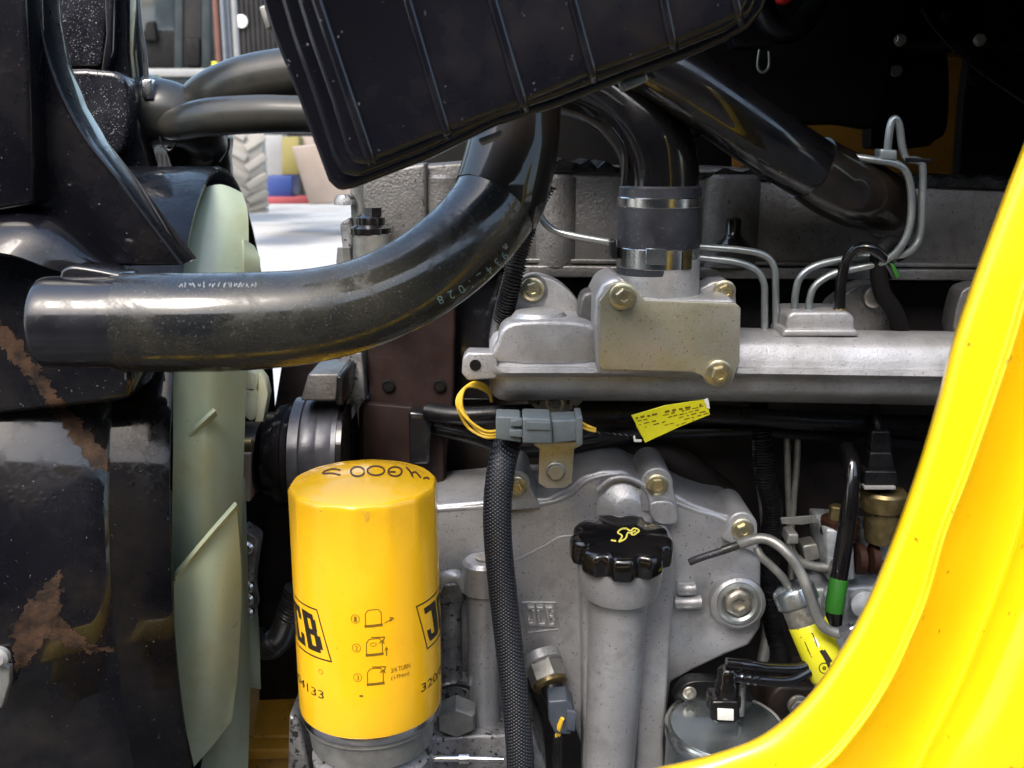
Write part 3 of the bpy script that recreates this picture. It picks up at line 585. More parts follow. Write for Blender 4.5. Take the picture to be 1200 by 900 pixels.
# ---- oil filter
FY = .69
ft = P(426, 567, FY); fb = P(426, 820, FY); FR = S(87, 567, FY); FH = ft.z - fb.z
fil = thing('oil_filter', 'tall bright yellow spin-on oil filter with black printing', 'oil filter', (ft.x, FY, fb.z - 0.03))
def flute(a, r, h):
    k = max(0.0, min(1.0, (h - FH * 0.72) / (FH * 0.25)))
    n = 14; d = ((a * n / (2 * math.pi)) % 1) - 0.5
    poly = math.cos(math.pi / n) / math.cos(d * 2 * math.pi / n)
    return 1 + (poly - 1) * k * 0.85 if h < FH * 1.0 else 1 + (poly - 1) * max(0, 1 - (h - FH) / 0.004) * 0.85
prf = [(FR * .985, 0), (FR, .004)] + [(FR, FH * t) for t in (.2, .4, .6, .72, .78, .84, .9, .95)] + [(FR, FH * .985)]
for k in range(1, 7):
    a = math.pi / 2 * k / 7; prf.append((FR * .93 + FR * .07 * math.cos(a), FH * .985 + .005 * math.sin(a)))
for k in range(0, 8):
    t = k / 8; prf.append((FR * .90 * (1 - t) + 0.0005, FH + .0025 + .0100 * math.sin(t * math.pi / 2)))
b = NB(); lathe(b, (ft.x, FY, fb.z), (0, 0, 1), prf, 112, flute); can = obj('can', b, M['filter_yellow'], fil, ang=60)
b = NB(); lathe(b, (ft.x, FY, fb.z), (0, 0, 1), [(FR * .94, -.006), (FR * .985, -.0055), (FR * 1.0, -.003), (FR * .99, 0.0005)], 80); obj('seam_ring', b, M['clamp'], fil)
b = NB(); lathe(b, (ft.x, FY, fb.z), (0, 0, 1), [(FR * .78, -.034), (FR * .86, -.030), (FR * .90, -.012), (FR * .95, -.010), (FR * .95, -.0065)], 80); obj('base', b, M['steel_dull'], fil)
bf = thing('filter_housing', 'grimy cast filter housing under the yellow oil filter', 'housing', P(430, 900, FY))
b = NB(); lathe(b, (ft.x, FY, fb.z), (0, 0, 1), [(FR * .8, -.12), (FR * .84, -.06), (FR * .86, -.042), (FR * .7, -.034)], 60); obj('bowl', b, M['cast_dirty'], bf)
b = NB(); prism(b, [(338, 838), (350, 846), (356, 872), (372, 940), (336, 940)], .715, .78, 0.004); obj('arm', b, M['cast_dirty'], bf)
b = NB(); tube(b, [(468, 896, .70), (490, 890, .70), (535, 889, .70), (590, 890, .70)], 0.0026, 12); tube(b, [(538, 889, .70), (550, 889, .70)], 0.0045, 12); obj('drain_pipe', b, M['bright'], bf)
az = math.atan2(-ft.x, FY)
def fpt(phi, y, lift=0.00025):
    "phi in degrees from the side that faces the viewer, y as a height row"
    a = R_(phi) + az; r = FR + lift
    return Vector((ft.x + r * math.sin(a), FY - r * math.cos(a), fb.z + FH * (820 - y) / 253))
def fprint(bm, poly, steps=6):
    "quad strip (phi,y) polygon with 4 corners, subdivided round the can"
    (a0, b0), (a1, b1), (a2, b2), (a3, b3) = poly
    L = []
    for i in range(steps + 1):
        t = i / steps; L.append((bm.verts.new(fpt(a0 + (a1 - a0) * t, b0 + (b1 - b0) * t)), bm.verts.new(fpt(a3 + (a2 - a3) * t, b3 + (b2 - b3) * t))))
    for (p, q), (r, s2) in zip(L, L[1:]): bm.faces.new((p, r, s2, q))
def fline(bm, pts, w_=0.7):
    dphi = math.degrees(1 / 87.0)
    for (x0, y0), (x1, y1) in zip(pts, pts[1:]):
        d = Vector(((x1 - x0) / dphi, y1 - y0)); L_ = d.length or 1; n_ = Vector((-d.y, d.x)) / L_ * w_ / 2; e = d / L_ * w_ * 0.4; ex = e.x * dphi
        fprint(bm, [(x0 - ex + n_.x * dphi, y0 - e.y + n_.y), (x1 + ex + n_.x * dphi, y1 + e.y + n_.y), (x1 + ex - n_.x * dphi, y1 + e.y - n_.y), (x0 - ex - n_.x * dphi, y0 - e.y - n_.y)], max(1, int(abs(x1 - x0) / 4)))
def ftext(body, phi0, y0, hpx, wdeg, parent, skew=0, mat='print', heavy=False, name='lettering'):
    g3 = glyph(body, cut=0.12); vs = [v.co.copy() for v in g3.verts]
    mn = min(v.x for v in vs); mx = max(v.x for v in vs); my = max(v.y for v in vs); mny = min(v.y for v in vs)
    for v in g3.verts:
        u = (v.co.x - mn) / (mx - mn); h = (v.co.y - mny) / (my - mny)
        v.co = fpt(phi0 + u * wdeg + skew * (1 - h), y0 - h * hpx)
    return obj(name, g3, M[mat], parent, flip=False)
# block letters of the logo as strokes on a unit square
def logo(phi0, ytop, parent):
    W_, H_, sk = 62.0, 52.0, 9.0
    def mp(u, v): return (phi0 + u * W_ + v * sk, ytop + v * H_)
    b = NB()
    def q(u0, v0, u1, v1, u2, v2, u3, v3): fprint(b, [mp(u0, v0), mp(u1, v1), mp(u2, v2), mp(u3, v3)])
    # J
    q(.08, .10, .36, .10, .36, .24, .08, .24); q(.22, .24, .36, .24, .36, .80, .22, .80); q(.06, .76, .36, .80, .32, .92, .08, .90); q(.06, .62, .14, .64, .14, .78, .06, .76)
    # C
    q(.42, .10, .64, .10, .64, .24, .42, .24); q(.40, .10, .50, .10, .50, .90, .40, .90); q(.42, .77, .64, .77, .64, .90, .42, .90); q(.57, .24, .65, .24, .65, .36, .57, .36); q(.57, .64, .65, .64, .65, .77, .57, .77)
    # B
    q(.70, .10, .80, .10, .80, .90, .70, .90); q(.80, .10, .92, .12, .92, .24, .80, .23); q(.80, .44, .93, .44, .93, .56, .80, .56); q(.80, .78, .93, .78, .92, .90, .80, .90); q(.86, .20, .95, .22, .94, .46, .86, .46); q(.87, .54, .97, .54, .97, .82, .87, .80)
    fline(b, [mp(-.03, -.02), mp(1.02, -.02), mp(1.05, 1.02), mp(0.0, 1.02), mp(-.03, -.02)], 1.6)
    return obj('logo_print', b, M['print'], parent, flip=False)
logo(41, 683, can); logo(-104, 680, can)
ftext('320/04133', 42, 782, 9.5, 66, can); ftext('320/04133', -104, 779, 9.5, 66, can)
b = NB()
def ring(b, c, rdeg, rpx, w_=0.6, n=14):
    fline(b, [(c[0] + rdeg * math.cos(2 * math.pi * k / n), c[1] + rpx * math.sin(2 * math.pi * k / n)) for k in range(n + 1)], w_)
D = math.degrees(1 / 87.0)
for i, yc in enumerate((683, 715, 748)):
    ring(b, (-9.5, yc), 4.6 * D, 4.6)
    x0, x1 = -2.2, 9.5
    fline(b, [(x0, yc + 9), (x0, yc - 5), (x0 + 2.2, yc - 9), (x1 - 2.2, yc - 9), (x1, yc - 5), (x1, yc + 9)], 0.9)
    fline(b, [(x0, yc + 8.5), (x1, yc + 8.5)], 3.0)
    if i == 0: fline(b, [(12, yc + 7), (17, yc + 4)], 0.8); fline(b, [(16, yc + 2), (18.5, yc + 3.5), (16, yc + 6)], 1.2)
    if i > 0: fline(b, [(x0 + 4, yc - 11), (x1 + 2, yc - 9.5), (x1, yc - 3)], 1.3); fline(b, [(x1 - 2, yc - 4), (x1, yc - 6), (x1 + 1.5, yc - 3)], 1.2)
    if i == 1: fline(b, [(12.5, yc + 3), (12.5, yc + 11)], 1.2); fline(b, [(11.4, yc + 5), (12.5, yc + 2), (13.6, yc + 5)], .9); ring(b, (3, yc - 3), 3.5 * D, 2, .5, 8)
obj('fitting_diagrams', b, M['print_thin'], can, flip=False)
for i, yc in enumerate((683, 715, 748)): ftext(str(i + 1), -10.5, yc + 3, 5.5, 2.0, can, mat='print_thin')
ftext('3/4 TURN', 15.5, 747, 5.5, 16, can, mat='print_thin'); ftext('(17Nm)', 15.5, 756, 5.5, 15, can, mat='print_thin')
b = NB(); ring(b, (-40, 748), 2.6 * D * 1.2, 2.4, .6, 10); fline(b, [(-8, 769), (-6.5, 769)], 2.2); tag(obj('small_marks', b, M['print_thin'], can, flip=False), None, None, kind='stuff')
bv = bvh_of(can)
b = NB(); strokes(b, bv, [[(423, 598), (427, 602), (429, 610)], [(431, 599), (431, 606), (429, 611)]], 2.4, 0.0005); tag(obj('faded_mark', b, M['faded'], can, flip=False), None, None, kind='stuff')
b = NB()
def ell(cx_, cy_, rx, ry, a0=0, a1=360, n=12): return [(cx_ + rx * math.cos(R_(a0 + (a1 - a0) * k / n)), cy_ + ry * math.sin(R_(a0 + (a1 - a0) * k / n))) for k in range(n + 1)]
strokes(b, bv, [[(399, 551), (390, 549.5), (380, 552.5), (379, 555), (388, 554.5), (399, 556.5)], ell(419, 552.5, 8, 5.6, 0, 350), ell(440.5, 551.5, 10, 5.4, -20, 340), ell(463, 552.5, 8, 5.4, 20, 380),
                [(455, 553), (464, 553)], [(476, 547.5), (481, 553), (484, 559)], [(481, 555.5), (486, 553), (490, 556), (493, 560)], [(496, 561), (500, 559.5), (503, 561.5)]], 2.0, 0.0006)
tag(obj('pen_marks', b, M['pen'], can, flip=False), None, None, kind='stuff')

# ---- oil filler tube and cap
tl = P(727, 656, .742); axd = Vector((0.01, -0.12, 1)).normalized()
tubo = thing('oil_filler', 'silver oil filler tube with black lobed cap and yellow symbol', 'oil filler', tl - axd * 0.2)
def ap(n): return S(n, 660, .742)
b = NB(); lathe(b, tl, axd, [(ap(31), -.22), (ap(32), -.18), (ap(35), -.03), (ap(46), -.026), (ap(49), -.018), (ap(51), 0.004)], 56); obj('tube', b, M['cast_cover'], tubo)
b = NB(); prism(b, [(680, 672), (700, 690), (705, 900), (705, 950), (684, 950), (683, 780)], .772, .81, 0.004); obj('web', b, M['cast_cover'], tubo)
b = NB(); prism(b, [(752, 640), (782, 622), (792, 640), (790, 700), (778, 870), (780, 950), (742, 950)], .775, .81, 0.004); obj('web', b, M['cast_cover'], tubo)
CR = ap(60)
def lobes(a, r, h):
    k = (math.cos(a * 9 + 0.5) + 1) / 2
    return 1 - 0.13 * (1 - min(1, k * 1.9)) ** 1.0 if r > CR * .8 else 1
cb = tl + axd * 0.002
b = NB(); lathe(b, cb, axd, [(CR * .88, -.001), (CR * .97, .001), (CR * 1.0, .004), (CR * 1.0, .014), (CR * .975, .0175), (CR * .92, .0195), (CR * .82, .0200), (CR * .5, .0208), (CR * .1, .0212)], 144, lobes); capo = obj('filler_cap', b, M['black_pipe'], tubo, ang=50, label='black lobed filler cap with yellow oil can symbol')
bv = bvh_of(capo); b = NB()
strokes(b, bv, [[(716, 633), (722, 634)], [(725, 635), (729, 628), (724, 624), (728, 620), (734, 619)], [(725, 635), (733, 631), (736, 624), (742, 627)], [(734, 619), (739, 622), (743, 619), (749, 622), (742, 627)], [(738, 625), (745, 622)]], 2.0, 0.0006)
obj('oil_can_symbol', b, M['print_yellow'], capo, flip=False)

# ---- wiring connector
con = thing('wiring_connector', 'grey multi-pin wiring connector between two bunches of yellow wires', 'connector', P(630, 505, .755))
b = NB(); prism(b, [(581, 488), (610, 489), (611, 519), (581, 515)], .748, .772, 0.0015); obj('rear_shell', b, M['connector'], con)
b = NB(); prism(b, [(598, 493), (612, 491), (612, 500), (598, 500)], .744, .75, 0.0008); prism(b, [(597, 504), (612, 504), (612, 513), (597, 512)], .744, .75, 0.0008); obj('latch', b, M['connector'], con)
b = NB(); prism(b, [(612, 490), (646, 491), (648, 521), (612, 520)], .744, .775, 0.002); obj('middle_shell', b, M['connector'], con)
b = NB(); prism(b, [(646, 493), (676, 492), (676, 517), (648, 520)], .747, .774, 0.0015); prism(b, [(675, 489), (683, 489), (683, 522), (675, 522)], .746, .776, 0.0012); obj('front_shell', b, M['connector'], con)
b = NB(); prism(b, [(617, 494), (645, 495), (646, 505), (617, 504)], .7425, .746, 0.0008); obj('locking_tab', b, M['connector'], con)
for dx, dy, dY in ((0, 0, 0), (3, 4, .004), (-2, 7, .008)):
    b = NB(); tube(b, [(583, 505 + dy, .755), (568, 505 + dy, .752), (550 + dx, 493 + dy, .752 + dY), (538 + dx, 476, .756), (541 + dx, 459 - dx, .762), (556, 450 + dx, .77), (572, 457 + dx, .79), (576, 470, .80)], S(1.9, 480, .76), 8, 5); obj('wire', b, M['wire_yellow'], con)
for dy in (0, 4):
    b = NB(); tube(b, [(681, 495 + dy, .76), (688, 499 + dy, .757), (698, 503 + dy * .6, .757)], S(1.9, 480, .76), 8, 4); obj('wire', b, M['wire_yellow'], con)
b = NB()
ph = 0
for k2 in (0, math.pi):
    tube(b, [(696 + i * 2.5, 508 + i * 0.2 + 1.6 * math.sin(i * 1.2 + k2), .757 - 0.0013 * math.cos(i * 1.2 + k2)) for i in range(22)], S(1.7, 500, .757), 8, 2)
obj('twisted_wires', b, M['black_plastic'], con)
brk = thing('connector_bracket', 'small gold zinc bracket bolted below the grey connector', 'bracket', P(653, 570, .775))
b = NB(); prism(b, [(628, 518), (680, 518), (680, 523), (673, 526), (670, 566), (662, 572), (640, 572), (631, 566), (632, 526), (628, 523)], .776, .7785, 0.0006); obj('plate', b, M['passivate'], brk)
b = NB(); prism(b, [(626, 517), (681, 517), (681, 523), (626, 523)], .758, .778, 0.0008); obj('lip', b, M['passivate'], brk)
bolt(brk, 651, 552, .7755, 11, M['bolt_steel'], kind='hex')
# ---- yellow tag
tg = thing('yellow_tag', 'folded fluorescent yellow label taped on the wires below the manifold', 'tag', P(785, 495, .745))
TG = [(740, 487), (790, 472), (828, 468), (831, 487), (800, 500), (757, 519), (748, 505)]
b = NB(); prism(b, [(740, 487), (780, 475), (828, 468), (832, 486), (795, 501), (756, 519), (750, 506)], .748, .7492, 0.0002, 1); tgo = obj('label', b, M['label_yellow'], tg)
b = NB(); prism(b, [(745, 498), (826, 476), (829, 483), (752, 512)], .7515, .753, 0.0003, 1); obj('label_back', b, M['label_yellow'], tg)
b = NB(); prism(b, [(825, 468), (830, 467), (832, 479), (828, 478)], .7472, .748, 0.0001, 1); obj('label_end', b, M['white'], tg)
b = NB(); bvt = bvh_of(tgo); rr = random.Random(3)
for row in range(6):
    u = 0.04 + (0.2 if row > 3 else 0)
    while u < 0.92:
        l = rr.uniform(0.02, 0.08); v = 0.12 + row * 0.155
        def q2(u, v): return (740 + 12 * v + (826 - 740) * u + 4 * v * u, 487 + 27 * v + (-17 * u) - 11 * v * u + (0.8 if row == 0 else 0))
        if rr.random() < 0.72: strokes(b, bvt, [[q2(u, v), q2(u + l, v + rr.uniform(-.02, .02))]], rr.uniform(0.8, 1.5) if row else 2.4, 0.0003)
        u += l + rr.uniform(0.015, 0.04)
obj('small_print', b, M['print_thin'], tg, flip=False)
b = NB(); prism(b, [(742, 512), (744, 510), (745, 515), (752, 515), (752, 518), (743, 518)], .75, .7507, 0.0002, 1); obj('tie_end', b, M['white'], tg)

# ---- braided hose and conduits
b = NB(); tube(b, [(606, 488, .83), (599, 508, .80), (589, 540, .765), (583, 590, .752), (584, 640, .748), (590, 700, .748), (597, 760, .745), (604, 820, .74), (609, 880, .735), (612, 950, .73)], S(16.5, 700, .75), 28, 8)
tag(obj('braided_hose', b, M['braid']), 'black braided hose hanging down left of the embossed letters', 'hose')
b = NB(); tube(b, [(640, 215, .80), (622, 250, .80), (610, 290, .80), (600, 330, .80), (590, 368, .81), (584, 400, .83)], S(11, 320, .8), 20, 44, mod=conduit_mod(0.0026))
tag(obj('ribbed_conduit', b, M['black_plastic']), 'ribbed black conduit running down behind the big hose bend', 'conduit')
b = NB(); tube(b, [(888, 470, .86), (893, 515, .855), (897, 560, .85), (905, 595, .85), (903, 630, .85), (902, 690, .85), (908, 740, .85), (920, 790, .85)], S(10.5, 600, .85), 18, 44, mod=conduit_mod(0.0024))
tag(obj('ribbed_conduit', b, M['black_plastic']), 'ribbed black conduit dropping right of the silver timing cover', 'conduit')
# ---- pressure sensor
ps = thing('pressure_sensor', 'brass sensor with blue grey plug screwed into the cover bottom', 'sensor', P(642, 800, .79))
ax = Vector((0.32, -0.75, -0.62)).normalized(); pb_ = P(638, 783, .80)
b = NB(); lathe(b, pb_ - ax * .012, ax, [(S(24, 790, .79), 0), (S(24, 790, .79), .008), (S(20, 790, .79), .010)], 40); obj('collar', b, M['cast_cover'], ps)
b = NB(); lathe(b, pb_, ax, [(S(22, 790, .79), -.004), (S(22, 790, .79), .012), (S(19, 790, .79), .014)], 6); bevel(b, .0008, 2); obj('hexagon', b, M['steel_dull'], ps)
b = NB(); lathe(b, pb_, ax, [(S(21, 790, .79), .013), (S(21, 790, .79), .0165), (S(17, 790, .79), .0185), (S(14, 790, .79), .0185)], 36); obj('ring', b, M['brass'], ps)
b = NB(); lathe(b, pb_, ax, [(S(13.5, 790, .79), .016), (S(13.5, 790, .79), .034)], 28); obj('body', b, M['black_plastic'], ps)
b = NB(); prism(b, [(642, 822), (664, 820), (672, 828), (675, 850), (668, 862), (650, 860), (643, 845)], .752, .775, 0.002); prism(b, [(664, 832), (676, 835), (674, 858), (664, 856)], .749, .754, .001); obj('plug', b, M['connector_dark'], ps)
b = NB(); tube(b, [(655, 862, .758), (656, 852, .752), (659, 842, .75)], S(2.6, 850, .75), 8); tube(b, [(652, 864, .758), (654, 853, .753), (658, 843, .751)], S(2.2, 850, .75), 8); obj('wire', b, M['wire_yellow'], ps)
b = NB(); tube(b, [(654, 858, .760), (653, 885, .76), (652, 950, .76)], S(6, 850, .76), 14); obj('cable', b, M['black_plastic'], ps)

# ---- charge air elbow and coupling
el = thing('intake_elbow', 'glossy black intake elbow curving up under the black casing', 'pipe', P(772, 220, NY))
b = NB(); tube(b, [(773, 240, NY), (773, 205, NY), (768, 175, NY), (752, 142, NY + .002), (722, 112, NY + .01), (680, 92, NY + .02), (620, 82, NY + .03)], S(45, 200, NY), 48, 10); obj('pipe', b, M['black_pipe'], el)
for off, rr_ in ((41, 5.5), (24, 4)):
    b = NB(); tube(b, [(773 + off, 218, NY - (.006 if off > 30 else .024)), (772 + off, 190, NY - (.006 if off > 30 else .024)), (766 + off * .95, 168, NY - (.006 if off > 30 else .024)), (752 + off * .84, 142 - off * .25, NY - (.006 if off > 30 else .022)), (728 + off * .6, 112 - off * .55, NY - (.004 if off > 30 else .02))], S(rr_, 180, NY), 14); obj('moulded_seam', b, M['black_pipe'], el)
b = NB(); tube(b, [(731, 218, NY - .018), (733, 190, NY - .018), (730, 170, NY - .018), (716, 150, NY - .018)], S(4, 180, NY), 14); obj('moulded_seam', b, M['black_pipe'], el)
sl_ = thing('rubber_coupling', 'black rubber coupling sleeve with two metal band clamps', 'coupling', P(772, 318, NY))
def zz(y): return P(771, y, NY).z
def band(name, y0, y1, r, mat, parent, bulge=0, extra=0.0008, xs=772):
    b = NB(); x = P(xs, 270, NY).x; r = S(r, 270, NY); h = zz(y0) - zz(y1)
    lathe(b, (x, NY, zz(y1)), (0, 0, 1), [(r - extra, 0), (r, extra), (r + bulge, h * .5), (r, h - extra), (r - extra, h)], 64); return obj(name, b, mat, parent)
band('sleeve', 217, 321, 47.5, M['rubber'], sl_, bulge=S(1.0, 270, NY), extra=.0015)
band('band_clamp', 230, 242, 49.3, M['clamp'], sl_)
c2 = band('band_clamp', 288, 312, 48.8, M['clamp'], sl_)
b = NB(); prism(b, [(757, 291), (781, 292), (781, 311), (757, 310)], NY - S(50.2, 300, NY), NY - S(49, 300, NY) + .002, 0.0003, 1); obj('clamp_plate', b, M['zinc_lid'], sl_)
b = NB(); x_ = P(772, 300, NY); a0 = R_(26)
for k in range(7):
    pass
pz0, pz1 = zz(289), zz(311)
V1 = []
for k in range(8):
    a = a0 + R_(15) * k / 7; r = S(50.0, 300, NY); V1.append((b.verts.new((P(772, 270, NY).x + r * math.sin(a), NY - r * math.cos(a), pz0)), b.verts.new((P(772, 270, NY).x + r * math.sin(a), NY - r * math.cos(a), pz1))))
for (p, q), (r, s2) in zip(V1, V1[1:]): b.faces.new((p, r, s2, q))
bmesh.ops.solidify(b, geom=b.faces[:], thickness=0.0004); obj('clamp_tab', b, M['brass'], sl_)
b = NB(); prism(b, [(716, 283), (722, 281), (724, 304), (717, 303)], NY - .01, NY + .01, .001); obj('clamp_screw', b, M['black_plastic'], sl_)

# ---- diagonal hose on the right
dh = thing('diagonal_hose', 'glossy black hose sloping down right onto the cylinder head', 'hose', P(1030, 235, .84))
b = NB(); tube(b, [(700, 40, .78), (770, 75, .76), (830, 115, .76), (900, 165, .77), (960, 203, .79), (1000, 222, .80)], [S(38, 150, .77)] * 6, 40, 10); obj('hose', b, M['black_pipe'], dh)
b = NB(); tube(b, [(950, 196, .787), (975, 212, .795), (1005, 226, .805), (1035, 240, .83), (1045, 250, .87)], [S(39, 200, .78), S(41, 200, .79), S(41, 230, .8), S(36, 230, .83), S(34, 230, .87)], 40, 8); obj('end_sleeve', b, M['hose_dark'], dh)
b = NB(); tube(b, [(1060, 300, .80), (1045, 285, .80), (1030, 300, .795), (1033, 340, .80), (1048, 365, .81), (1060, 400, .83)], S(10, 320, .8), 18); tag(obj('rubber_boot', b, M['void']), 'crumpled black rubber boot under the diagonal hose end', 'boot')
b = NB(); prism(b, [(1043, 308), (1048, 310), (1055, 324), (1050, 326)], .784, .787, .0005); tag(obj('green_tab', b, M['green_tape']), 'dull green strip on the black boot by the fuel pipes', 'tab')
# ---- steel fuel pipes
def pipe(pts, rpx, label, mat='steel', name='fuel_pipe', group='bent steel fuel pipes', cat='pipe'):
    b = NB(); tube(b, pts, S(rpx, pts[0][1], pts[0][2]), 14, 8); return tag(obj(name, b, M[mat]), label, cat, group)
pipe([(931, 372, .80), (932, 345, .80), (938, 325, .80), (955, 312, .80), (987, 304, .80), (1025, 300, .80), (1055, 299, .79), (1072, 289, .785), (1079, 270, .785), (1081, 228, .785), (1081, 195, .785), (1074, 188, .785), (1062, 186, .785), (1057, 170, .785), (1054, 148, .785), (1049, 139, .785), (1044, 146, .785), (1041, 165, .785), (1040, 182, .785)], 4.3, 'outer bent steel pipe with a hairpin loop at its upper end')
b = NB(); prism(b, [(1032, 174), (1052, 176), (1052, 188), (1032, 187)], .778, .792, .0015); tag(obj('pipe_nut', b, M['steel']), 'small steel union nut under the hairpin loop of the pipe', 'nut')
b = NB(); prism(b, [(1060, 184), (1092, 186), (1090, 191), (1062, 190)], .782, .79, .0008); tag(obj('pipe_clip', b, M['black_plastic']), 'small dark clip beside the hairpin bend of the outer pipe', 'clip')
pipe([(948, 372, .797), (949, 350, .797), (957, 333, .797), (979, 320, .797), (1010, 313, .797), (1035, 307, .79), (1055, 290, .784), (1066, 265, .782), (1068, 230, .782), (1063, 204, .782), (1050, 192, .782), (1020, 187, .782), (985, 182, .79), (940, 178, .80)], 4.3, 'inner bent steel pipe running parallel inside the hairpin one')
pipe([(800, 288, .815), (830, 290, .812), (868, 293, .81), (895, 299, .81), (907, 313, .81), (909, 340, .81), (909, 395, .81)], 4.2, 'upper steel pipe leaving the coupling and turning down behind cover plate')
pipe([(800, 300, .815), (830, 303, .812), (862, 307, .81), (885, 316, .81), (895, 332, .81), (896, 355, .81), (896, 395, .81)], 4.2, 'lower steel pipe leaving the coupling and turning down behind cover plate')
pipe([(628, 240, .82), (636, 258, .82), (650, 270, .82), (675, 277, .815), (715, 284, .81), (740, 287, .815)], 4.2, 'short steel pipe between the big hose and the coupling')
pipe([(884, 505, .87), (886, 540, .87), (892, 590, .87), (896, 640, .87), (897, 700, .87)], 3.2, 'thin steel pipe left of the ribbed conduit below manifold', 'steel_dull', group='thin steel pipes below the manifold')
pipe([(922, 495, .87), (923, 560, .87), (925, 610, .87), (927, 660, .87), (927, 730, .87)], 3.8, 'left one of two upright thin pipes right of the conduit', 'steel_dull', group='thin steel pipes below the manifold')
pipe([(935, 495, .87), (934, 540, .87), (930, 590, .87), (927, 625, .865)], 3.8, 'right one of two upright thin pipes right of the conduit', 'steel_dull', group='thin steel pipes below the manifold')
pipe([(925, 628, .83), (927, 645, .83), (937, 658, .83), (955, 664, .83), (975, 665, .83)], 5.5, 'stubby elbow pipe into the pump beside the black hose', 'steel_dull', group='thin steel pipes below the manifold')
# breather on the manifold boss
br = thing('breather_hose', 'thin black hose looping off a brass nut on the manifold', 'hose', P(984, 365, .80))
b = NB(); tube(b, [(984, 362, .795), (985, 335, .795), (990, 310, .795), (1003, 293, .79), (1020, 291, .785), (1036, 303, .79), (1046, 322, .80)], S(6.5, 320, .8), 16); obj('hose', b, M['black_pipe'], br)
b = NB(); vz = P(984, 368, .795); lathe(b, vz, (0, 0, 1), [(S(10, 360, .8), -.003), (S(10, 360, .8), .003), (S(7, 360, .8), .005)], 6); obj('nut', b, M['brass'], br)

# ================================================================== RIGHT HAND CLUSTER
dm = thing('fuel_damper', 'slanted silver canister with bright yellow label and bent pipe', 'canister', P(950, 740, .76))
d0 = P(928, 688, .77); d1 = P(976, 800, .745); dax = (d1 - d0).normalized(); dl = (d1 - d0).length; dr = S(25, 700, .76)
b = NB(); lathe(b, d0, dax, [(dr * .6, -.004), (dr * .95, 0), (dr * 1.02, .003), (dr * 1.02, .014), (dr * .9, .016)], 40); obj('end_cap', b, M['zinc_lid'], dm)
b = NB(); lathe(b, d0, dax, [(dr * .88, .015), (dr * .88, dl)], 40); dbody = obj('body', b, M['bolt_steel'], dm)
b = NB(); lathe(b, d0, dax, [(dr * .9, .0305), (dr * .915, .031), (dr * .915, dl - .0065), (dr * .9, dl - .006)], 40, cap=False); lab = obj('label', b, M['label_yellow'], dm)
bv = bvh_of(lab); b = NB()
strokes(b, bv, [[(935, 738), (950, 733)], [(938, 747), (952, 742)], [(943, 752), (950, 768)], [(952, 742), (958, 758)], [(946, 762), (960, 757)], [(950, 770), (964, 765)]], 1.0)
strokes(b, bv, [[(962, 762), (969, 774), (972, 782)], [(965, 762), (974, 776)]], 4)
strokes(b, bv, [ell(966, 783, 6, 6)], 1.2); strokes(b, bv, [ell(966, 783, 1.5, 1.5)], 1.5); obj('label_marks', b, M['print'], dm, flip=False)
b = NB(); strokes(b, bv, [[(954, 747), (960, 758)]], 3.5); obj('label_patch', b, M['white'], dm, flip=False)
b = NB(); tube(b, [(926, 692, .765), (918, 678, .76), (905, 664, .76), (892, 652, .762), (887, 642, .765)], S(4.8, 660, .76), 14); obj('inlet_pipe', b, M['steel_dull'], dm)
bp = thing('bent_return_pipe', 'long bent grey pipe arching over the slanted canister', 'pipe', P(935, 650, .75))
b = NB(); tube(b, [(866, 638, .765), (880, 633, .76), (893, 631, .757), (908, 636, .752), (926, 652, .745), (940, 675, .74), (949, 700, .735), (957, 722, .735), (968, 737, .735), (984, 743, .735)], S(6.2, 660, .75), 16); obj('pipe', b, M['steel_dull'], bp)
b = NB(); tube(b, [(846, 645, .765), (858, 641, .765), (872, 636, .763)], S(5.2, 660, .75), 14); obj('sleeve', b, M['hose_grey'], bp)
b = NB(); tube(b, [(808, 659, .77), (820, 654, .768), (848, 645, .765)], S(4.5, 660, .75), 14); obj('tip', b, M['rubber'], bp)
b = NB(); tube(b, [(980, 744, .735), (996, 738, .733), (1015, 731, .73), (1035, 722, .73)], S(5, 740, .73), 14); lathe(b, P(990, 741, .734), (P(1010, 732, .731) - P(990, 741, .734)), [(S(9, 740, .73), -.003), (S(9, 740, .73), .006)], 6); obj('union', b, M['bright'], bp)
pm = thing('fuel_pump', 'grey alloy fuel pump with rusty and brass fittings', 'pump', P(1000, 680, .85))
b = NB(); prism(b, [(968, 620), (1000, 622), (1003, 680), (972, 684)], .825, .88, .003); prism(b, [(955, 690), (1040, 686), (1050, 760), (975, 790), (960, 740)], .84, .92, .004); obj('body', b, M['pump_alloy'], pm)
vcol(pm, 'rusty_collar', 985, 606, 625, .84, [(22, 0), (22, .9), (18, 1)], M['rust']); vcol(pm, 'brass_nut', 981, 592, 608, .835, [(9, 0), (9, .9), (7, 1)], M['brass'], 6)
b = NB(); lathe(b, P(976, 665, .828), (1, 0, 0), [(S(8, 660, .83), -.004), (S(13, 660, .83), -.003), (S(13, 660, .83), .003), (S(8, 660, .83), .004)], 28); obj('pipe_flange', b, M['steel_dull'], pm)
b = NB(); prism(b, [(940, 640), (958, 637), (963, 655), (944, 660)], .85, .87, .002); obj('square_plug', b, M['steel_dull'], pm)
b = NB(); prism(b, [(924, 626), (936, 626), (936, 638), (922, 638)], .82, .84, .0015); obj('pipe_nut', b, M['steel_dull'], pm)
for x in (1006, 1022):
    b = NB(); lathe(b, P(x, 655, .83), (1, 0, 0), [(S(14, 660, .83), -.003), (S(18, 660, .83), -.002), (S(18, 660, .83), .004), (S(14, 660, .83), .005)], 28); obj('rusty_ring', b, M['rust'], pm)
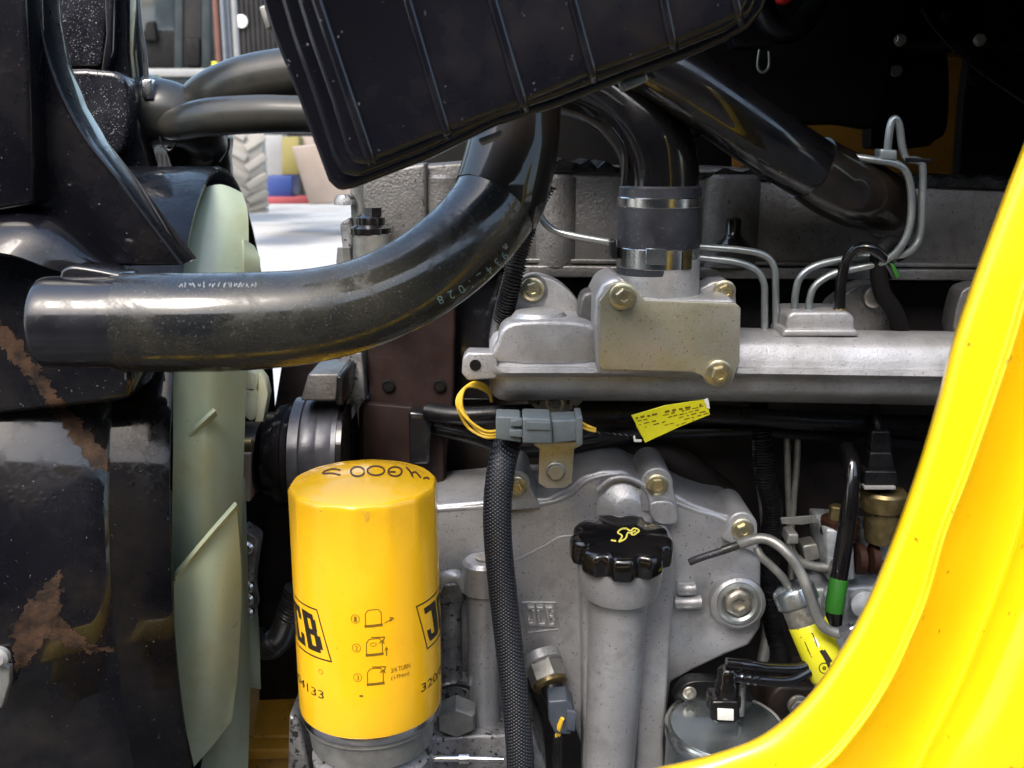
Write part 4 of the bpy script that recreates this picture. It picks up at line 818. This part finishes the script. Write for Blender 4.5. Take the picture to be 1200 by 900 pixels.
b = NB(); prism(b, [(1014, 625), (1056, 625), (1056, 668), (1016, 648)], .835, .88, .003); obj('solenoid_block', b, M['pump_alloy'], pm)
vcol(pm, 'brass_cup', 1036, 598, 634, .83, [(18, 0), (20, .15), (22, .85), (22, 1)], M['brass']); vcol(pm, 'brass_cap', 1036, 574, 596, .83, [(26, 0), (27, .1), (27, .85), (24, 1)], M['brass'])
b = NB(); lathe(b, P(1010, 705, .83), (0, -1, 0.1), [(S(16, 700, .83), 0), (S(16, 700, .83), .008), (S(9, 700, .83), .01)], 24); lathe(b, P(978, 700, .83), (0, -.3, 1), [(S(12, 700, .83), -.03), (S(14, 700, .83), .005), (S(9, 700, .83), .01)], 24); obj('fitting', b, M['pump_alloy'], pm)
sc = thing('solenoid_connector', 'stepped black plug standing on the brass cup', 'connector', P(1034, 574, .83))
b = NB(); prism(b, [(1014, 552), (1052, 552), (1054, 572), (1013, 572)], .815, .845, .002); prism(b, [(1020, 530), (1046, 530), (1050, 553), (1017, 553)], .82, .842, .002); prism(b, [(1022, 505), (1044, 505), (1046, 531), (1020, 531)], .823, .84, .002); obj('shell', b, M['black_plastic'], sc)
b = NB(); prism(b, [(1013, 570), (1050, 570), (1050, 574), (1013, 574)], .812, .82, .0005); obj('seal', b, M['rail_white'], sc)
b = NB(); tube(b, [(1030, 508, .83), (1027, 490, .835), (1025, 470, .85)], S(5, 500, .83), 12); obj('cable', b, M['black_plastic'], sc)
bh = thing('black_fuel_hose', 'black rubber hose with a bright green band near its end', 'hose', P(978, 725, .79))
b = NB(); tube(b, [(992, 525, .83), (998, 545, .815), (997, 580, .805), (992, 620, .80), (985, 665, .795), (979, 705, .79), (977, 730, .79)], S(10, 620, .8), 20); obj('hose', b, M['black_pipe'], bh)
b = NB(); tube(b, [(983.5, 678, .7935), (980, 697, .791), (977.5, 716, .79)], S(10.9, 700, .79), 20, 4); obj('green_band', b, M['green_tape'], bh)
b = NB(); prism(b, [(915, 607), (956, 604), (957, 612), (940, 615), (916, 614)], .835, .8365, .0004); tag(obj('tape_flag', b, M['steel_dull']), 'shiny flag of tape sticking right from the ribbed conduit', 'tape')
# fuel filter can, black elbow
fc = thing('fuel_filter', 'zinc topped round fuel filter low beside the yellow panel', 'fuel filter', P(849, 900, .745))
cc = P(849, 852, .75); cr_ = S(69, 852, .75)
b = NB(); lathe(b, cc, (0, -.03, 1), [(cr_ * .97, -.08), (cr_ * .97, -.010), (cr_ * 1.0, -.008), (cr_ * 1.0, -.001), (cr_ * .97, .001), (cr_ * .93, -.001), (cr_ * .90, .002), (cr_ * .6, .003), (cr_ * .2, .0035)], 80); obj('can', b, M['zinc_lid'], fc)
b = NB(); lathe(b, cc, (0, -.03, 1), [(cr_ * .985, -.001), (cr_ * 1.01, .001), (cr_ * .99, .003), (cr_ * .95, .002), (cr_ * .95, -.001)], 80, cap=False); obj('rim', b, M['clamp'], fc)
b = NB(); prism(b, smooth2([(795, 826), (798, 806), (815, 798), (845, 800), (880, 812), (880, 840)], 3), .785, .80, .002); obj('mounting_ear', b, M['black_plastic'], fc)
bolt(fc, 808, 812, .783, 8, M['bolt_steel'])
ec = thing('elbow_connector', 'black twin outlet quick connector standing on the fuel filter', 'connector', P(850, 848, .735))
b = NB(); prism(b, [(834, 822), (866, 822), (868, 845), (862, 850), (840, 850), (833, 845)], .722, .745, .004)
vb = P(850, 846, .735); lathe(b, vb, (0, 0, 1), [(S(14, 800, .735), .012), (S(17, 800, .735), .016), (S(17, 800, .735), .022), (S(14, 800, .735), .024), (S(14, 800, .735), .036), (S(12, 800, .735), .038), (S(12, 800, .735), .046), (S(9, 800, .735), .049)], 28); obj('body', b, M['black_pipe'], ec)
b = NB(); prism(b, [(841, 831), (860, 832), (860, 845), (841, 844)], .7205, .7225, .0005); obj('release_button', b, M['white'], ec)
b = NB(); tube(b, [(851, 777, .735), (880, 780, .735), (905, 783, .74), (935, 783, .745), (955, 775, .75)], S(6.5, 780, .735), 16); obj('outlet_tube', b, M['black_pipe'], ec)
b = NB(); tube(b, [(850, 792, .732), (870, 794, .732), (897, 797, .735), (925, 797, .74), (946, 788, .745), (965, 775, .75)], S(7, 780, .735), 16, 20, mod=lambda L: 1 + (0.14 if L < .03 and (L / .006) % 1 < .35 else 0)); obj('outlet_tube', b, M['black_pipe'], ec)
vcol(ec, 'thread', 870, 804, 838, .755, [(4, 0), (4, 1)], M['steel_dull'])
lb = thing('lower_bracket', 'dark cast bracket in the shadow above the yellow panel corner', 'bracket', P(930, 830, .82))
b = NB(); prism(b, smooth2([(905, 812), (940, 806), (975, 815), (990, 880), (900, 880)], 3), .80, .86, .004); obj('casting', b, M['block'], lb)
bolt(lb, 935, 826, .797, 12, M['bolt_steel'], kind='hex')
b = NB(); tube(b, [(900, 730, .86), (898, 750, .855), (894, 775, .85)], S(7, 750, .85), 14); obj('pipe_end', b, M['steel_dull'], lb)

# ================================================================== LEFT: pulleys, shroud, fan
PX = lambda px, Y=.785, y=520: P(px, y, Y).x
pc = P(360, 468, .835); PK = .60; py_, pz_ = pc.y, pc.z - .0845 * PK
pul = thing('water_pump_pulley', 'glossy black grooved pulley behind the yellow filter', 'pulley', (PX(365), py_, pz_))
def xl(bm, prof, seg=72): lathe(bm, (0, py_, pz_), (1, 0, 0), [(r * PK, x) for x, r in prof], seg)
b = NB(); xl(b, [(PX(333), .05), (PX(333), .083), (PX(334), .0855), (PX(346), .0855), (PX(348), .083), (PX(348), .06)]); obj('front_flange', b, M['pulley_grey'], pul)
b = NB(); xl(b, [(PX(347), .06), (PX(348), .0845)] + sum([[(PX(350 + i * 18), .085), (PX(366 + i * 18), .085), (PX(366.8 + i * 18), .0845), (PX(367.6 + i * 18), .0845)] for i in range(2)], []) + [(PX(391), .0845), (PX(391), .06)]); obj('belt_drum', b, M['pulley_grey'], pul)
b = NB(); xl(b, [(PX(392), .05), (PX(392), .087), (PX(398), .087), (PX(398), .05)]); obj('rear_flange', b, M['black_gloss'], pul)
b = NB(); xl(b, [(PX(294), .02), (PX(294), .055), (PX(298), .064), (PX(318), .070), (PX(330), .074), (PX(331), .05)]); obj('viscous_hub', b, M['black_gloss'], pul)
b = NB(); xl(b, [(PX(311), .0715), (PX(312), .0735), (PX(322), .0760), (PX(323), .0735)]); obj('bright_ring', b, M['black_gloss'], pul)
bt = thing('belt_tensioner', 'grey trapezoid cast bracket sitting on top of the black pulley', 'bracket', P(375, 445, .83))
b = NB(); prism(b, [(361, 438), (398, 438), (394, 470), (352, 470)], .80, .86, .002); obj('bracket', b, M['cast_head'], bt)
b = NB(); prism(b, [(394, 440), (402, 442), (402, 476), (393, 474)], .795, .86, .002); obj('side', b, M['black_plastic'], bt)
# alternator belt region / dark backdrop behind pulley
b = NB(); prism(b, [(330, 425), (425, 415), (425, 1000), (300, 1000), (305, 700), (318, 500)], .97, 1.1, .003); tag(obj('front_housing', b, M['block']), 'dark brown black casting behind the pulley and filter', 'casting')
b = NB(); tube(b, [(300, 750, .86), (315, 757, .85), (330, 745, .84), (342, 715, .83), (350, 690, .83)], S(15, 740, .84), 20, 24, mod=conduit_mod(.003, .09)); tag(obj('ribbed_grey_hose', b, M['hose_grey']), 'short ribbed grey hose between the fan and the yellow filter', 'hose')
sh_ = thing('adjuster_link', 'oily metal adjuster link between fan and filter', 'linkage', P(292, 680, .80))
b = NB(); prism(b, smooth2([(281, 628), (292, 625), (302, 634), (300, 650), (295, 690), (298, 715), (290, 727), (280, 720)], 3), .80, .82, .003); obj('arm', b, M['cast_dirty'], sh_)
for y in (640, 686, 700, 716):
    b = NB(); lathe(b, P(290, y, .80), (0.1, -1, 0), [(S(8, y, .8), 0), (S(8, y, .8), .005), (S(5, y, .8), .007)], 20); obj('nut', b, M['bright'], sh_)
b = NB(); prism(b, [(240, 866), (345, 862), (350, 950), (240, 950)], .90, 1.05, .004); prism(b, [(240, 880), (345, 878), (350, 890), (240, 892)], .88, .91, .003)
tag(obj('chassis_rail', b, M['chassis_yellow']), 'dirty yellow chassis rail low between the fan and filter', 'chassis')
# fittings left of the head
fi = thing('coolant_fittings', 'stacked black and grey fittings at the left end of the head', 'fitting', P(430, 300, .84))
vcol(fi, 'socket', 436, 272, 330, .84, [(23, 0), (23, .97), (20, 1)], M['steel_dull']); vcol(fi, 'cap', 434, 250, 274, .84, [(24, 0), (24, .3), (17, .45), (17, .8), (10, 1)], M['black_pipe'], 12); vcol(fi, 'stem', 437, 243, 252, .84, [(12, 0), (12, 1)], M['black_pipe'], 6)
vcol(fi, 'standpipe', 419, 205, 285, .87, [(9, 0), (9, 1)], M['steel_dull']); vcol(fi, 'clip', 404, 228, 240, .86, [(13, 0), (13, .5), (9, 1)], M['cast_dirty'], 8)
b = NB(); prism(b, [(398, 262), (410, 255), (414, 270), (408, 330), (398, 330), (401, 290)], .86, .88, .002); obj('bracket', b, M['cast_dirty'], fi)
vcol(fi, 'nut', 403, 290, 322, .85, [(9, 0), (10, .5), (8, 1)], M['steel_dull'], 6)
# shroud
YN = .64; cz = P(205, 762, YN).z; SR = .322; YC = YN + SR
def sx(Y): return P(206, 762, YN).x - 0.12 * (Y - YN)
shr = thing('fan_shroud', 'large glossy black fan shroud with flared duct and round ring', 'fan shroud', (sx(YN) - .1, YC, cz - SR))
def shroud_rows(prof, a0, a1, n=60):
    rows = []
    for i in range(n + 1):
        a = R_(a0 + (a1 - a0) * i / n); row = []
        for dx, rad in prof:
            Y = YC - rad * math.cos(a); row.append(Vector((sx(Y) + dx, Y, cz + rad * math.sin(a))))
        rows.append(row)
    return rows
b = NB()
rows = [[b.verts.new(q) for q in r] for r in shroud_rows([(0.0, SR - .003), (0.0, SR), (-.004, SR + .0015), (-.03, SR + .0015), (-.0995, SR + .0015), (-.10, SR - .003)], -180, 180, 120)]
for a, c in zip(rows, rows[1:]):
    for k in range(len(a) - 1): b.faces.new((a[k], a[k + 1], c[k + 1], c[k]))
bmesh.ops.remove_doubles(b, verts=b.verts, dist=1e-6); bmesh.ops.solidify(b, geom=b.faces[:], thickness=.0)
obj('ring', b, M['black_gloss'], shr, ang=45)
b = NB()
rows = [[b.verts.new(q) for q in r] for r in shroud_rows([(-.038, SR - .004), (-.042, SR + .003), (-.055, SR + .008), (-.08, SR + .016), (-.12, SR + .024), (-.18, SR + .030), (-.34, SR + .034)], -95, 36, 80)]
for a, c in zip(rows, rows[1:]):
    for k in range(len(a) - 1): b.faces.new((a[k], a[k + 1], c[k + 1], c[k]))
duct = obj('flared_duct', b, M['black_gloss'], shr, ang=60)
b = NB(); lathe(b, (sx(YC) - .085, YC, cz), (1, .12, 0), [(SR * .99, 0), (SR * .99, .004), (SR * .2, .006)], 64); obj('radiator_core', b, M['void'], shr)
# upper flank with the curved edge
b = NB(); prism(b, [(-80, -90), (38, -90), (46, 20), (58, 75), (78, 125), (104, 168), (136, 208), (176, 262), (214, 311), (140, 312), (110, 300), (40, 243), (28, 243), (-80, 268)], .655, .69, .0025, 3); obj('flank_plate', b, M['black_gloss'], shr)
b = NB(); prism(b, [(-90, -90), (28, -90), (36, 120), (40, 240), (-90, 262)], .635, .66, .004, 3); obj('corner_post', b, M['black_gloss'], shr)
b = loft([[(-90, 262, .655), (40, 242, .655), (140, 309, .655), (150, 318, .66)], [(-90, 275, .628), (30, 262, .628), (100, 300, .63), (150, 325, .64)], [(-90, 300, .612), (0, 296, .612), (70, 318, .62), (150, 335, .64)]], 6, 4, .004); obj('shelf', b, M['black_gloss'], shr)
b = NB(); tube(b, [(38, -90, .653), (46, 20, .653), (58, 75, .653), (78, 125, .653), (104, 168, .653), (136, 208, .653), (176, 262, .653), (212, 309, .653)], S(2.6, 100, .65), 10, 6); obj('edge_bead', b, M['coupling'], shr)
b = NB(); prism(b, [(-120, 285), (30, 280), (120, 320), (160, 420), (150, 470), (-120, 500)], .645, .70, .006); lflank = obj('lower_flank', b, M['black_gloss'], shr)
for x, y in ((48, 125), (10, 125)): bolt(shr, x, y, .652, 2.2, M['bolt_steel'])
from mathutils import noise
def inside(pt, poly):
    c = False; x, y = pt
    for i in range(len(poly)):
        (x0, y0), (x1, y1) = poly[i - 1], poly[i]
        if (y0 > y) != (y1 > y) and x < (x1 - x0) * (y - y0) / (y1 - y0) + x0: c = not c
    return c
def reflection_film(poly, targets, cell=2.0, jit=5.0, lift=.0004):
    "thin ragged-edged patch painting a reflection on a surface"
    bvx = bvh_of(*targets); b = NB(); vc = {}
    xs = [p[0] for p in poly]; ys = [p[1] for p in poly]
    def v(i, j):
        if (i, j) not in vc:
            h = hit(bvx, i * cell, j * cell, lift); vc[(i, j)] = b.verts.new(h) if h is not None else None
        return vc[(i, j)]
    for i in range(int((min(xs) - 8) / cell), int((max(xs) + 8) / cell)):
        for j in range(int((min(ys) - 8) / cell), int((max(ys) + 8) / cell)):
            x, y = (i + .5) * cell, (j + .5) * cell
            q = noise.noise_vector(Vector((x * .12, y * .12, 3))) * jit + noise.noise_vector(Vector((x * .4, y * .4, 9))) * jit * .6
            if inside((x + q.x, y + q.y), poly):
                c = [v(i, j), v(i + 1, j), v(i + 1, j + 1), v(i, j + 1)]
                if None not in c: b.faces.new(c)
    return b
for poly in ([(70, 668), (72, 720), (84, 738), (110, 757), (122, 764), (98, 764), (70, 752), (54, 748), (36, 775), (18, 792), (14, 740), (30, 708)], [(100, 759), (206, 758), (206, 762), (110, 764)], [(160, 785), (206, 783), (206, 786), (160, 789)], [(-4, 378), (14, 388), (60, 452), (100, 500), (132, 540), (124, 552), (108, 546), (84, 512), (40, 452), (-4, 402)]):
    b = reflection_film(poly, (duct, lflank), jit=6 if len(poly) > 5 else 2.0, cell=1.4)  # yellow bodywork's reflection on the black shroud, painted as brown patches
    if len(b.faces): tag(obj('reflection_patch', b, M['reflection_brown'], shr, flip=False), None, None, kind='stuff')
    else: b.free()
# catch at the left edge
lt = thing('door_latch', 'pale metal latch at the lower left edge of the shroud', 'latch', P(2, 780, .60))
b = NB(); lathe(b, P(1, 768, .60), (0, -1, 0), [(S(12, 770, .6), 0), (S(12, 770, .6), .004), (S(8, 770, .6), .006)], 24); obj('knob', b, M['rail_white'], lt)
b = NB(); prism(b, [(-20, 780), (11, 782), (11, 800), (2, 830), (-20, 832)], .60, .606, .001); obj('strap', b, M['steel_dull'], lt)
# radiator header, tank
YOFF = 0.18
rad = thing('radiator', 'black radiator top tank with wet speckled side, top left', 'radiator', P(100, 190, .98))
b = NB(); prism(b, [(20, -100), (150, -100), (150, 60), (155, 110), (166, 160), (176, 195), (176, 260), (20, 260)], .93, .962, .006); obj('tank', b, M['black_gloss'], rad)
b = NB(); prism(b, [(30, -90), (118, -90), (126, 0), (120, 70), (116, 78), (30, 78)], .918, .94, .003); obj('side_panel', b, M['black_wet'], rad)
b = NB(); prism(b, [(118, -90), (134, -90), (131, 60), (124, 84), (118, 84), (124, 40)], .912, .93, .002); obj('panel_frame', b, M['coupling'], rad)
b = NB(); prism(b, smooth2([(60, 90), (120, 82), (145, 92), (150, 130), (140, 180), (80, 185)], 3), .905, .94, .006); obj('lower_bulge', b, M['black_wet'], rad)
b = NB(); lathe(b, P(157, 160, .985), (0, 0, 1), [(S(19, 80, 1), -.02), (S(19, 80, 1), .28)], 32); obj('filler_column', b, M['hose_grey'], rad)
b = NB(); tube(b, [(160, -20, .964), (164, 30, .962), (170, 70, .964), (172, 100, .964)], S(3, 50, .97), 10); obj('trim_strip', b, M['steel_dull'], rad)
b = NB(); prism(b, [(172, 160), (180, 160), (178, 192), (176, 215), (170, 200)], .99, 1.0, .001); obj('bracket', b, M['steel_dull'], rad)
# radiator hoses
eh = thing('radiator_elbow_hose', 'short grey elbow hose clamped to the radiator neck', 'hose', P(180, 130, .97))
b = NB(); tube(b, [(158, 130, .98), (182, 131, .975), (205, 136, .975), (230, 150, .99), (245, 175, 1.02), (250, 230, 1.04)], [S(38, 130, .97), S(39, 130, .97), S(37, 130, .97), S(30, 130, .97), S(26, 130, .97), S(26, 130, .97)], 36); obj('hose', b, M['hose_grey'], eh)
b = NB(); xs_ = P(176, 130, .97); lathe(b, P(174, 130, .98), (1, .02, -.03), [(S(37, 130, .97), 0), (S(41.5, 130, .97), .0006), (S(41.5, 130, .97), .012), (S(37, 130, .97), .0126)], 48, cap=False); obj('hose_clamp', b, M['steel_dull'], eh)
b = NB(); prism(b, [(165, 93), (177, 92), (178, 116), (166, 116)], .935, .95, .002); obj('clamp_screw', b, M['bright'], eh)
b = NB(); tube(b, [(192, 152, .97), (204, 147, .94), (240, 138, .91), (300, 134, .89), (350, 134, .88), (420, 136, .87)], [S(8, 130, .9), S(18, 130, .9), S(22, 130, .9), S(22, 130, .9), S(21, 130, .9), S(21, 130, .9)], 36, ); tag(obj('upper_radiator_hose', b, M['hose_grey']), 'lower of two smooth hoses running right under the black casing', 'hose')
bmv = NB(); tube(bmv, [(215, 150, 1.0), (240, 120, .98), (280, 100, .96), (330, 88, .95), (400, 80, .94), (460, 74, .94)], [S(24, 130, .97), S(30, 130, .97), S(31, 110, .96), S(30, 100, .95), S(30, 100, .95), S(30, 100, .95)], 36); tag(obj('upper_radiator_hose', bmv, M['hose_grey']), 'upper arched smooth hose running right under the black casing', 'hose')
b = NB(); prism(b, [(194, 160), (262, 158), (260, 180), (250, 200), (200, 200), (192, 178)], 1.0, 1.05, .006); tag(obj('dark_bracket', b, M['black_plastic']), 'dark bracket under the hoses above the shroud ring', 'bracket')
b = NB(); tube(b, [(187, 160, .93), (192, 172, .93), (200, 176, .93), (206, 168, .93)], S(1.5, 160, .93), 8); tube(b, [(268, 162, .93), (267, 176, .93), (258, 190, .93)], S(1.5, 160, .93), 8); tag(obj('tie_wire', b, M['black_plastic']), 'thin black tie wire hanging below the lower hose', 'wire')

YOFF = 0.0
# fan: blades of a moulded fan
fan = thing('cooling_fan', 'pale green moulded cooling fan turning inside the black shroud', 'fan', (sx(YC) + .02, YC, cz))
def blade(r1, r2, mat='fan', mid=None, label=None):
    rails = [r1] + ([mid] if mid else []) + [r2]
    return obj('blade', loft(rails, 6, 5, .0028), M[mat], fan, ang=60, label=label)
blade([(226, 224, .90), (222, 262, .87), (208, 330, .83), (205, 400, .80), (200, 450, .79)], [(284, 226, .92), (291, 256, .90), (290, 330, .86), (286, 400, .83), (285, 450, .82)], mid=[(258, 216, .91), (262, 260, .88), (255, 330, .84), (246, 400, .81), (243, 450, .80)])
blade([(204, 420, .72), (203, 480, .71), (203, 560, .70), (204, 720, .72)], [(286, 430, .76), (284, 480, .755), (282, 540, .75), (279, 640, .75)], mid=[(245, 425, .725), (243, 480, .72), (240, 555, .708), (238, 690, .705)])
blade([(205, 530, .706), (222, 505, .705), (250, 478, .71)], [(207, 536, .712), (225, 511, .712), (252, 484, .718)])
blade([(204, 676, .676), (207, 740, .684), (213, 820, .694), (226, 896, .71)], [(276, 588, .676), (280, 680, .700), (277, 760, .715), (270, 842, .722)], mid=[(241, 630, .676), (244, 715, .682), (246, 795, .695), (248, 870, .716)])
blade([(202, 674, .668), (205, 682, .682)], [(275, 588, .668), (278, 597, .684)], mid=[(240, 628, .668), (243, 636, .684)])
blade([(262, 560, .775), (268, 660, .77), (255, 780, .77), (232, 920, .77)], [(284, 560, .79), (287, 680, .79), (290, 780, .79), (288, 920, .79)], mid=[(274, 560, .78), (280, 670, .775), (278, 780, .775), (262, 920, .775)])
blade([(286, 280, .86), (286, 300, .85), (286, 330, .85)], [(298, 288, .87), (305, 305, .86), (303, 330, .86)])
blade([(286, 690, .83), (287, 740, .83), (288, 802, .84)], [(297, 690, .84), (302, 745, .84), (306, 806, .84)])
for y0, y1, x1 in ((436, 460, 300), (456, 492, 300)):
    b = NB(); prism(b, smooth2([(288, y0), (x1, y0), (x1 + 3, (y0 + y1) / 2), (x1 - 2, y1), (288, y1 - 2), (282, (y0 + y1) / 2)], 3), .85, .87, .002); obj('hub_pad', b, M['fan_light'], fan)
b = NB(); prism(b, [(303, 436), (310, 445), (314, 462), (306, 505), (298, 500), (302, 470)], .845, .86, .001); obj('blade_edge', b, M['fan_light'], fan)
b = NB(); xl(b, [(sx(YC) - .03, .02), (sx(YC) - .03, .05), (PX(288), .05), (PX(288), .02)]); obj('hub', b, M['black_plastic'], fan)
b = NB(); lathe(b, P(276, 521, .79), (1, 0, 0), [(S(9, 520, .79), 0), (S(9, 520, .79), .014)], 20); obj('spacer', b, M['brass'], fan)
b = NB(); prism(b, [(278, 532), (293, 532), (293, 588), (278, 588)], .80, .83, .001); obj('spacer_plate', b, M['card'], fan)

# ================================================================== BIG HOSE
bhs = thing('charge_air_hose', 'thick worn rubber hose bending from the shroud up under the casing', 'hose', P(300, 378, .575))
HP = [(148, 378, .575), (180, 378, .575), (240, 378, .575), (300, 376, .578), (360, 371, .582), (420, 358, .590), (474, 335, .600), (521, 304, .612), (560, 267, .626), (587, 226, .64), (600, 176, .65), (605, 125, .66), (607, 70, .67)]
HRr = [59, 59, 59, 58, 56, 54, 53, 53, 53, 53, 52, 51, 50]
b = NB(); tube(b, HP, [S(r * .985, p[1], p[2]) for r, p in zip(HRr, HP)], 64, 10); hob = obj('hose', b, M['hose'], bhs)
b = NB(); HQ = [(580, 240, .637)] + HP[9:]; tube(b, HQ, [S(r * 1.03, p[1], p[2]) for r, p in zip([51.5] + HRr[9:], HQ)], 64, 10); obj('dark_sleeve', b, M['hose_dark'], bhs)
b = NB(); tube(b, [(52, 378, .575), (57, 378, .575), (87, 378, .575), (128, 378, .575), (158, 378, .575)], [S(48, 378, .575), S(53.5, 378, .575), S(54, 378, .575), S(54, 378, .575), S(54, 378, .575)], 64, 6); obj('inlet_pipe', b, M['coupling'], bhs)
b = NB(); tube(b, [(136, 378, .575), (147, 378, .575)], S(55.3, 378, .575), 64, 4); obj('bead', b, M['coupling'], bhs)
b = NB(); prism(b, smooth2([(70, 322), (76, 314), (90, 312), (130, 319), (145, 324), (145, 345), (72, 345)], 3), .575, .60, .003); obj('saddle', b, M['coupling'], bhs)
b = NB(); lathe(b, P(152, 436, .575), (0, 0, -1), [(.003, 0), (.0035, .004), (.001, .008)], 16); obj('drip', b, M['hose_dark'], bhs)
bv = bvh_of(hob)
def textpath(body, path, hpx, parent, mat, flipd=False):
    "letters one after another along a pixel path, tops to the left of travel"
    b = NB(); n = len(body)
    for i, ch in enumerate(body):
        if ch == ' ': continue
        t = (i + .5) / n * (len(path) - 1); k = min(int(t), len(path) - 2); f = t - k
        a = Vector(path[k]); c = Vector(path[k + 1]); o_ = a.lerp(c, f); d = (c - a).normalized(); up = Vector((d.y, -d.x))
        gl = glyph(ch)
        mx = max(v.co.x for v in gl.verts); mn = min(v.co.x for v in gl.verts); ok = True
        for v in gl.verts:
            q = o_ + d * ((v.co.x - (mx + mn) / 2) * hpx / .7) + up * (v.co.y * hpx / .7)
            h = hit(bv, q.x, q.y, .0003)
            if h is None: ok = False; break
            v.co = h
        if ok: merge(b, gl)
        else: gl.free()
    return obj('lettering', b, M[mat], parent, flip=False)
textpath('934L1028', [(592, 292), (576, 308), (555, 325), (533, 338), (508, 350)], 10, bhs, 'print_hose')
b = NB(); strokes(b, bv, [[(589, 288), (594, 292)], [(592, 286), (595, 290)]], 2.5, .0003)
rr = random.Random(5); x = 212
while x < 300:
    hgt = rr.uniform(3, 6)
    for _ in range(2): strokes(b, bv, [[(x + rr.uniform(-2, 2), 334 - hgt / 2 + rr.uniform(-1, 1)), (x + rr.uniform(-2, 2), 334 + hgt / 2)]], 1.0, .0003)
    x += rr.uniform(3.5, 7)
tag(obj('worn_print', b, M['worn'], bhs, flip=False), None, None, kind='stuff')

# ================================================================== TOP: ribbed black casing
cas = thing('ribbed_casing', 'tilted glossy black ribbed plastic casing hanging over the engine', 'casing', P(600, 60, .52))
flo = [(285, -70), (303, -10), (318, 38), (344, 102), (377, 193), (384, 212), (396, 224), (412, 221), (500, 187), (583, 146), (650, 126), (700, 106), (760, 84), (812, 65), (850, 48), (878, 32), (895, 12), (906, -20), (915, -70)]
b = NB(); prism(b, flo, .545, .57, .003); obj('flange', b, M['black_box'], cas)
inn = [(320, -75), (345, -10), (362, 45), (388, 118), (404, 176), (412, 190), (428, 193), (445, 184), (520, 154), (612, 120), (695, 85), (787, 52), (850, 26), (872, 14), (884, -12), (896, -70)]
b = NB(); prism(b, inn, .505, .555, .006, 4); cb_ = obj('body', b, M['black_box'], cas)
mid = [(302, -72), (326, -8), (340, 40), (366, 112), (388, 184), (398, 204), (420, 208), (500, 176), (583, 137), (650, 114), (760, 72), (850, 37), (882, 16), (895, -15), (905, -70)]
b = NB(); prism(b, mid, .53, .56, .004, 3); obj('step', b, M['black_box'], cas)
for (x0, y0, x1, y1), w_ in zip(((352, -60, 432, 182), (460, -60, 522, 152), (560, -60, 612, 120), (655, -60, 694, 86), (765, -60, 788, 50), (850, -60, 866, 20)), (7, 6, 7, 6, 6, 5)):
    b = NB(); tube(b, [(x0, y0, .5045), ((x0 + x1) / 2, (y0 + y1) / 2, .5045), (x1 - 2, y1 - 8, .505), (x1, y1, .509), (x1 + 2, y1 + 6, .52)], S(w_ * 1.0, 50, .5), 16); obj('rib', b, M['black_box'], cas)
for pts, m in (([(730, 96), (758, 86), (760, 95), (734, 106)], 'steel'), ([(560, 163), (588, 152), (590, 160), (564, 171)], 'steel_dull'), ([(303, 8), (311, 5), (318, 32), (312, 35)], 'steel_dull')):
    b = NB(); prism(b, pts, .548, .575, .001); obj('clip', b, M[m], cas)

# ================================================================== YELLOW PANEL (foreground right)
E = [(1262, -40), (1215, 130), (1178, 230), (1145, 320), (1118, 400), (1100, 470), (1078, 545), (1052, 620), (1020, 700), (985, 765), (945, 820), (895, 862), (840, 884), (780, 899), (700, 914), (560, 930), (300, 950), (-40, 975)]
C1 = [(1345, -40), (1290, 130), (1248, 230), (1212, 320), (1188, 400), (1162, 478), (1135, 555), (1108, 625), (1088, 695), (1068, 745), (1042, 800), (1008, 852), (965, 900), (900, 940), (760, 975), (560, 1000), (300, 1020), (-40, 1045)]
C2 = [(1440, -40), (1395, 130), (1345, 230), (1305, 320), (1275, 400), (1250, 470), (1225, 550), (1205, 625), (1182, 690), (1160, 745), (1135, 805), (1105, 865), (1070, 930), (1000, 1000), (840, 1050), (600, 1090), (300, 1110), (-40, 1140)]
def off(a, b_, t): return [(x0 + (x1 - x0) * t, y0 + (y1 - y0) * t) for (x0, y0), (x1, y1) in zip(a, b_)]
def rail(a, Y): return [(x, y, Y) for x, y in a]
rails = [rail(off(E, C1, .10), .515), rail(off(E, C1, .0), .505), rail(off(E, C1, .02), .488), rail(off(E, C1, .12), .480), rail(off(E, C1, .55), .474), rail(off(E, C1, .90), .470), rail(off(E, C1, 1.0), .466), rail(off(C1, C2, .10), .473), rail(off(C1, C2, .5), .483), rail(off(C1, C2, .88), .482), rail(off(C1, C2, 1.05), .468), rail(off(C1, C2, 1.8), .445), rail(off(C1, C2, 3.2), .44)]
fe = loft(rails, 5, 3, 0)
bmesh.ops.recalc_face_normals(fe, faces=fe.faces)
fend = thing('yellow_side_panel', 'bright yellow curved body panel framing the engine bay at right', 'body panel', P(1100, 950, .48))
fo = obj('pressed_panel', fe, M['yellow'], fend, ang=70)
md = fo.modifiers.new('thickness', 'SOLIDIFY'); md.thickness = .0015; md.offset = 0
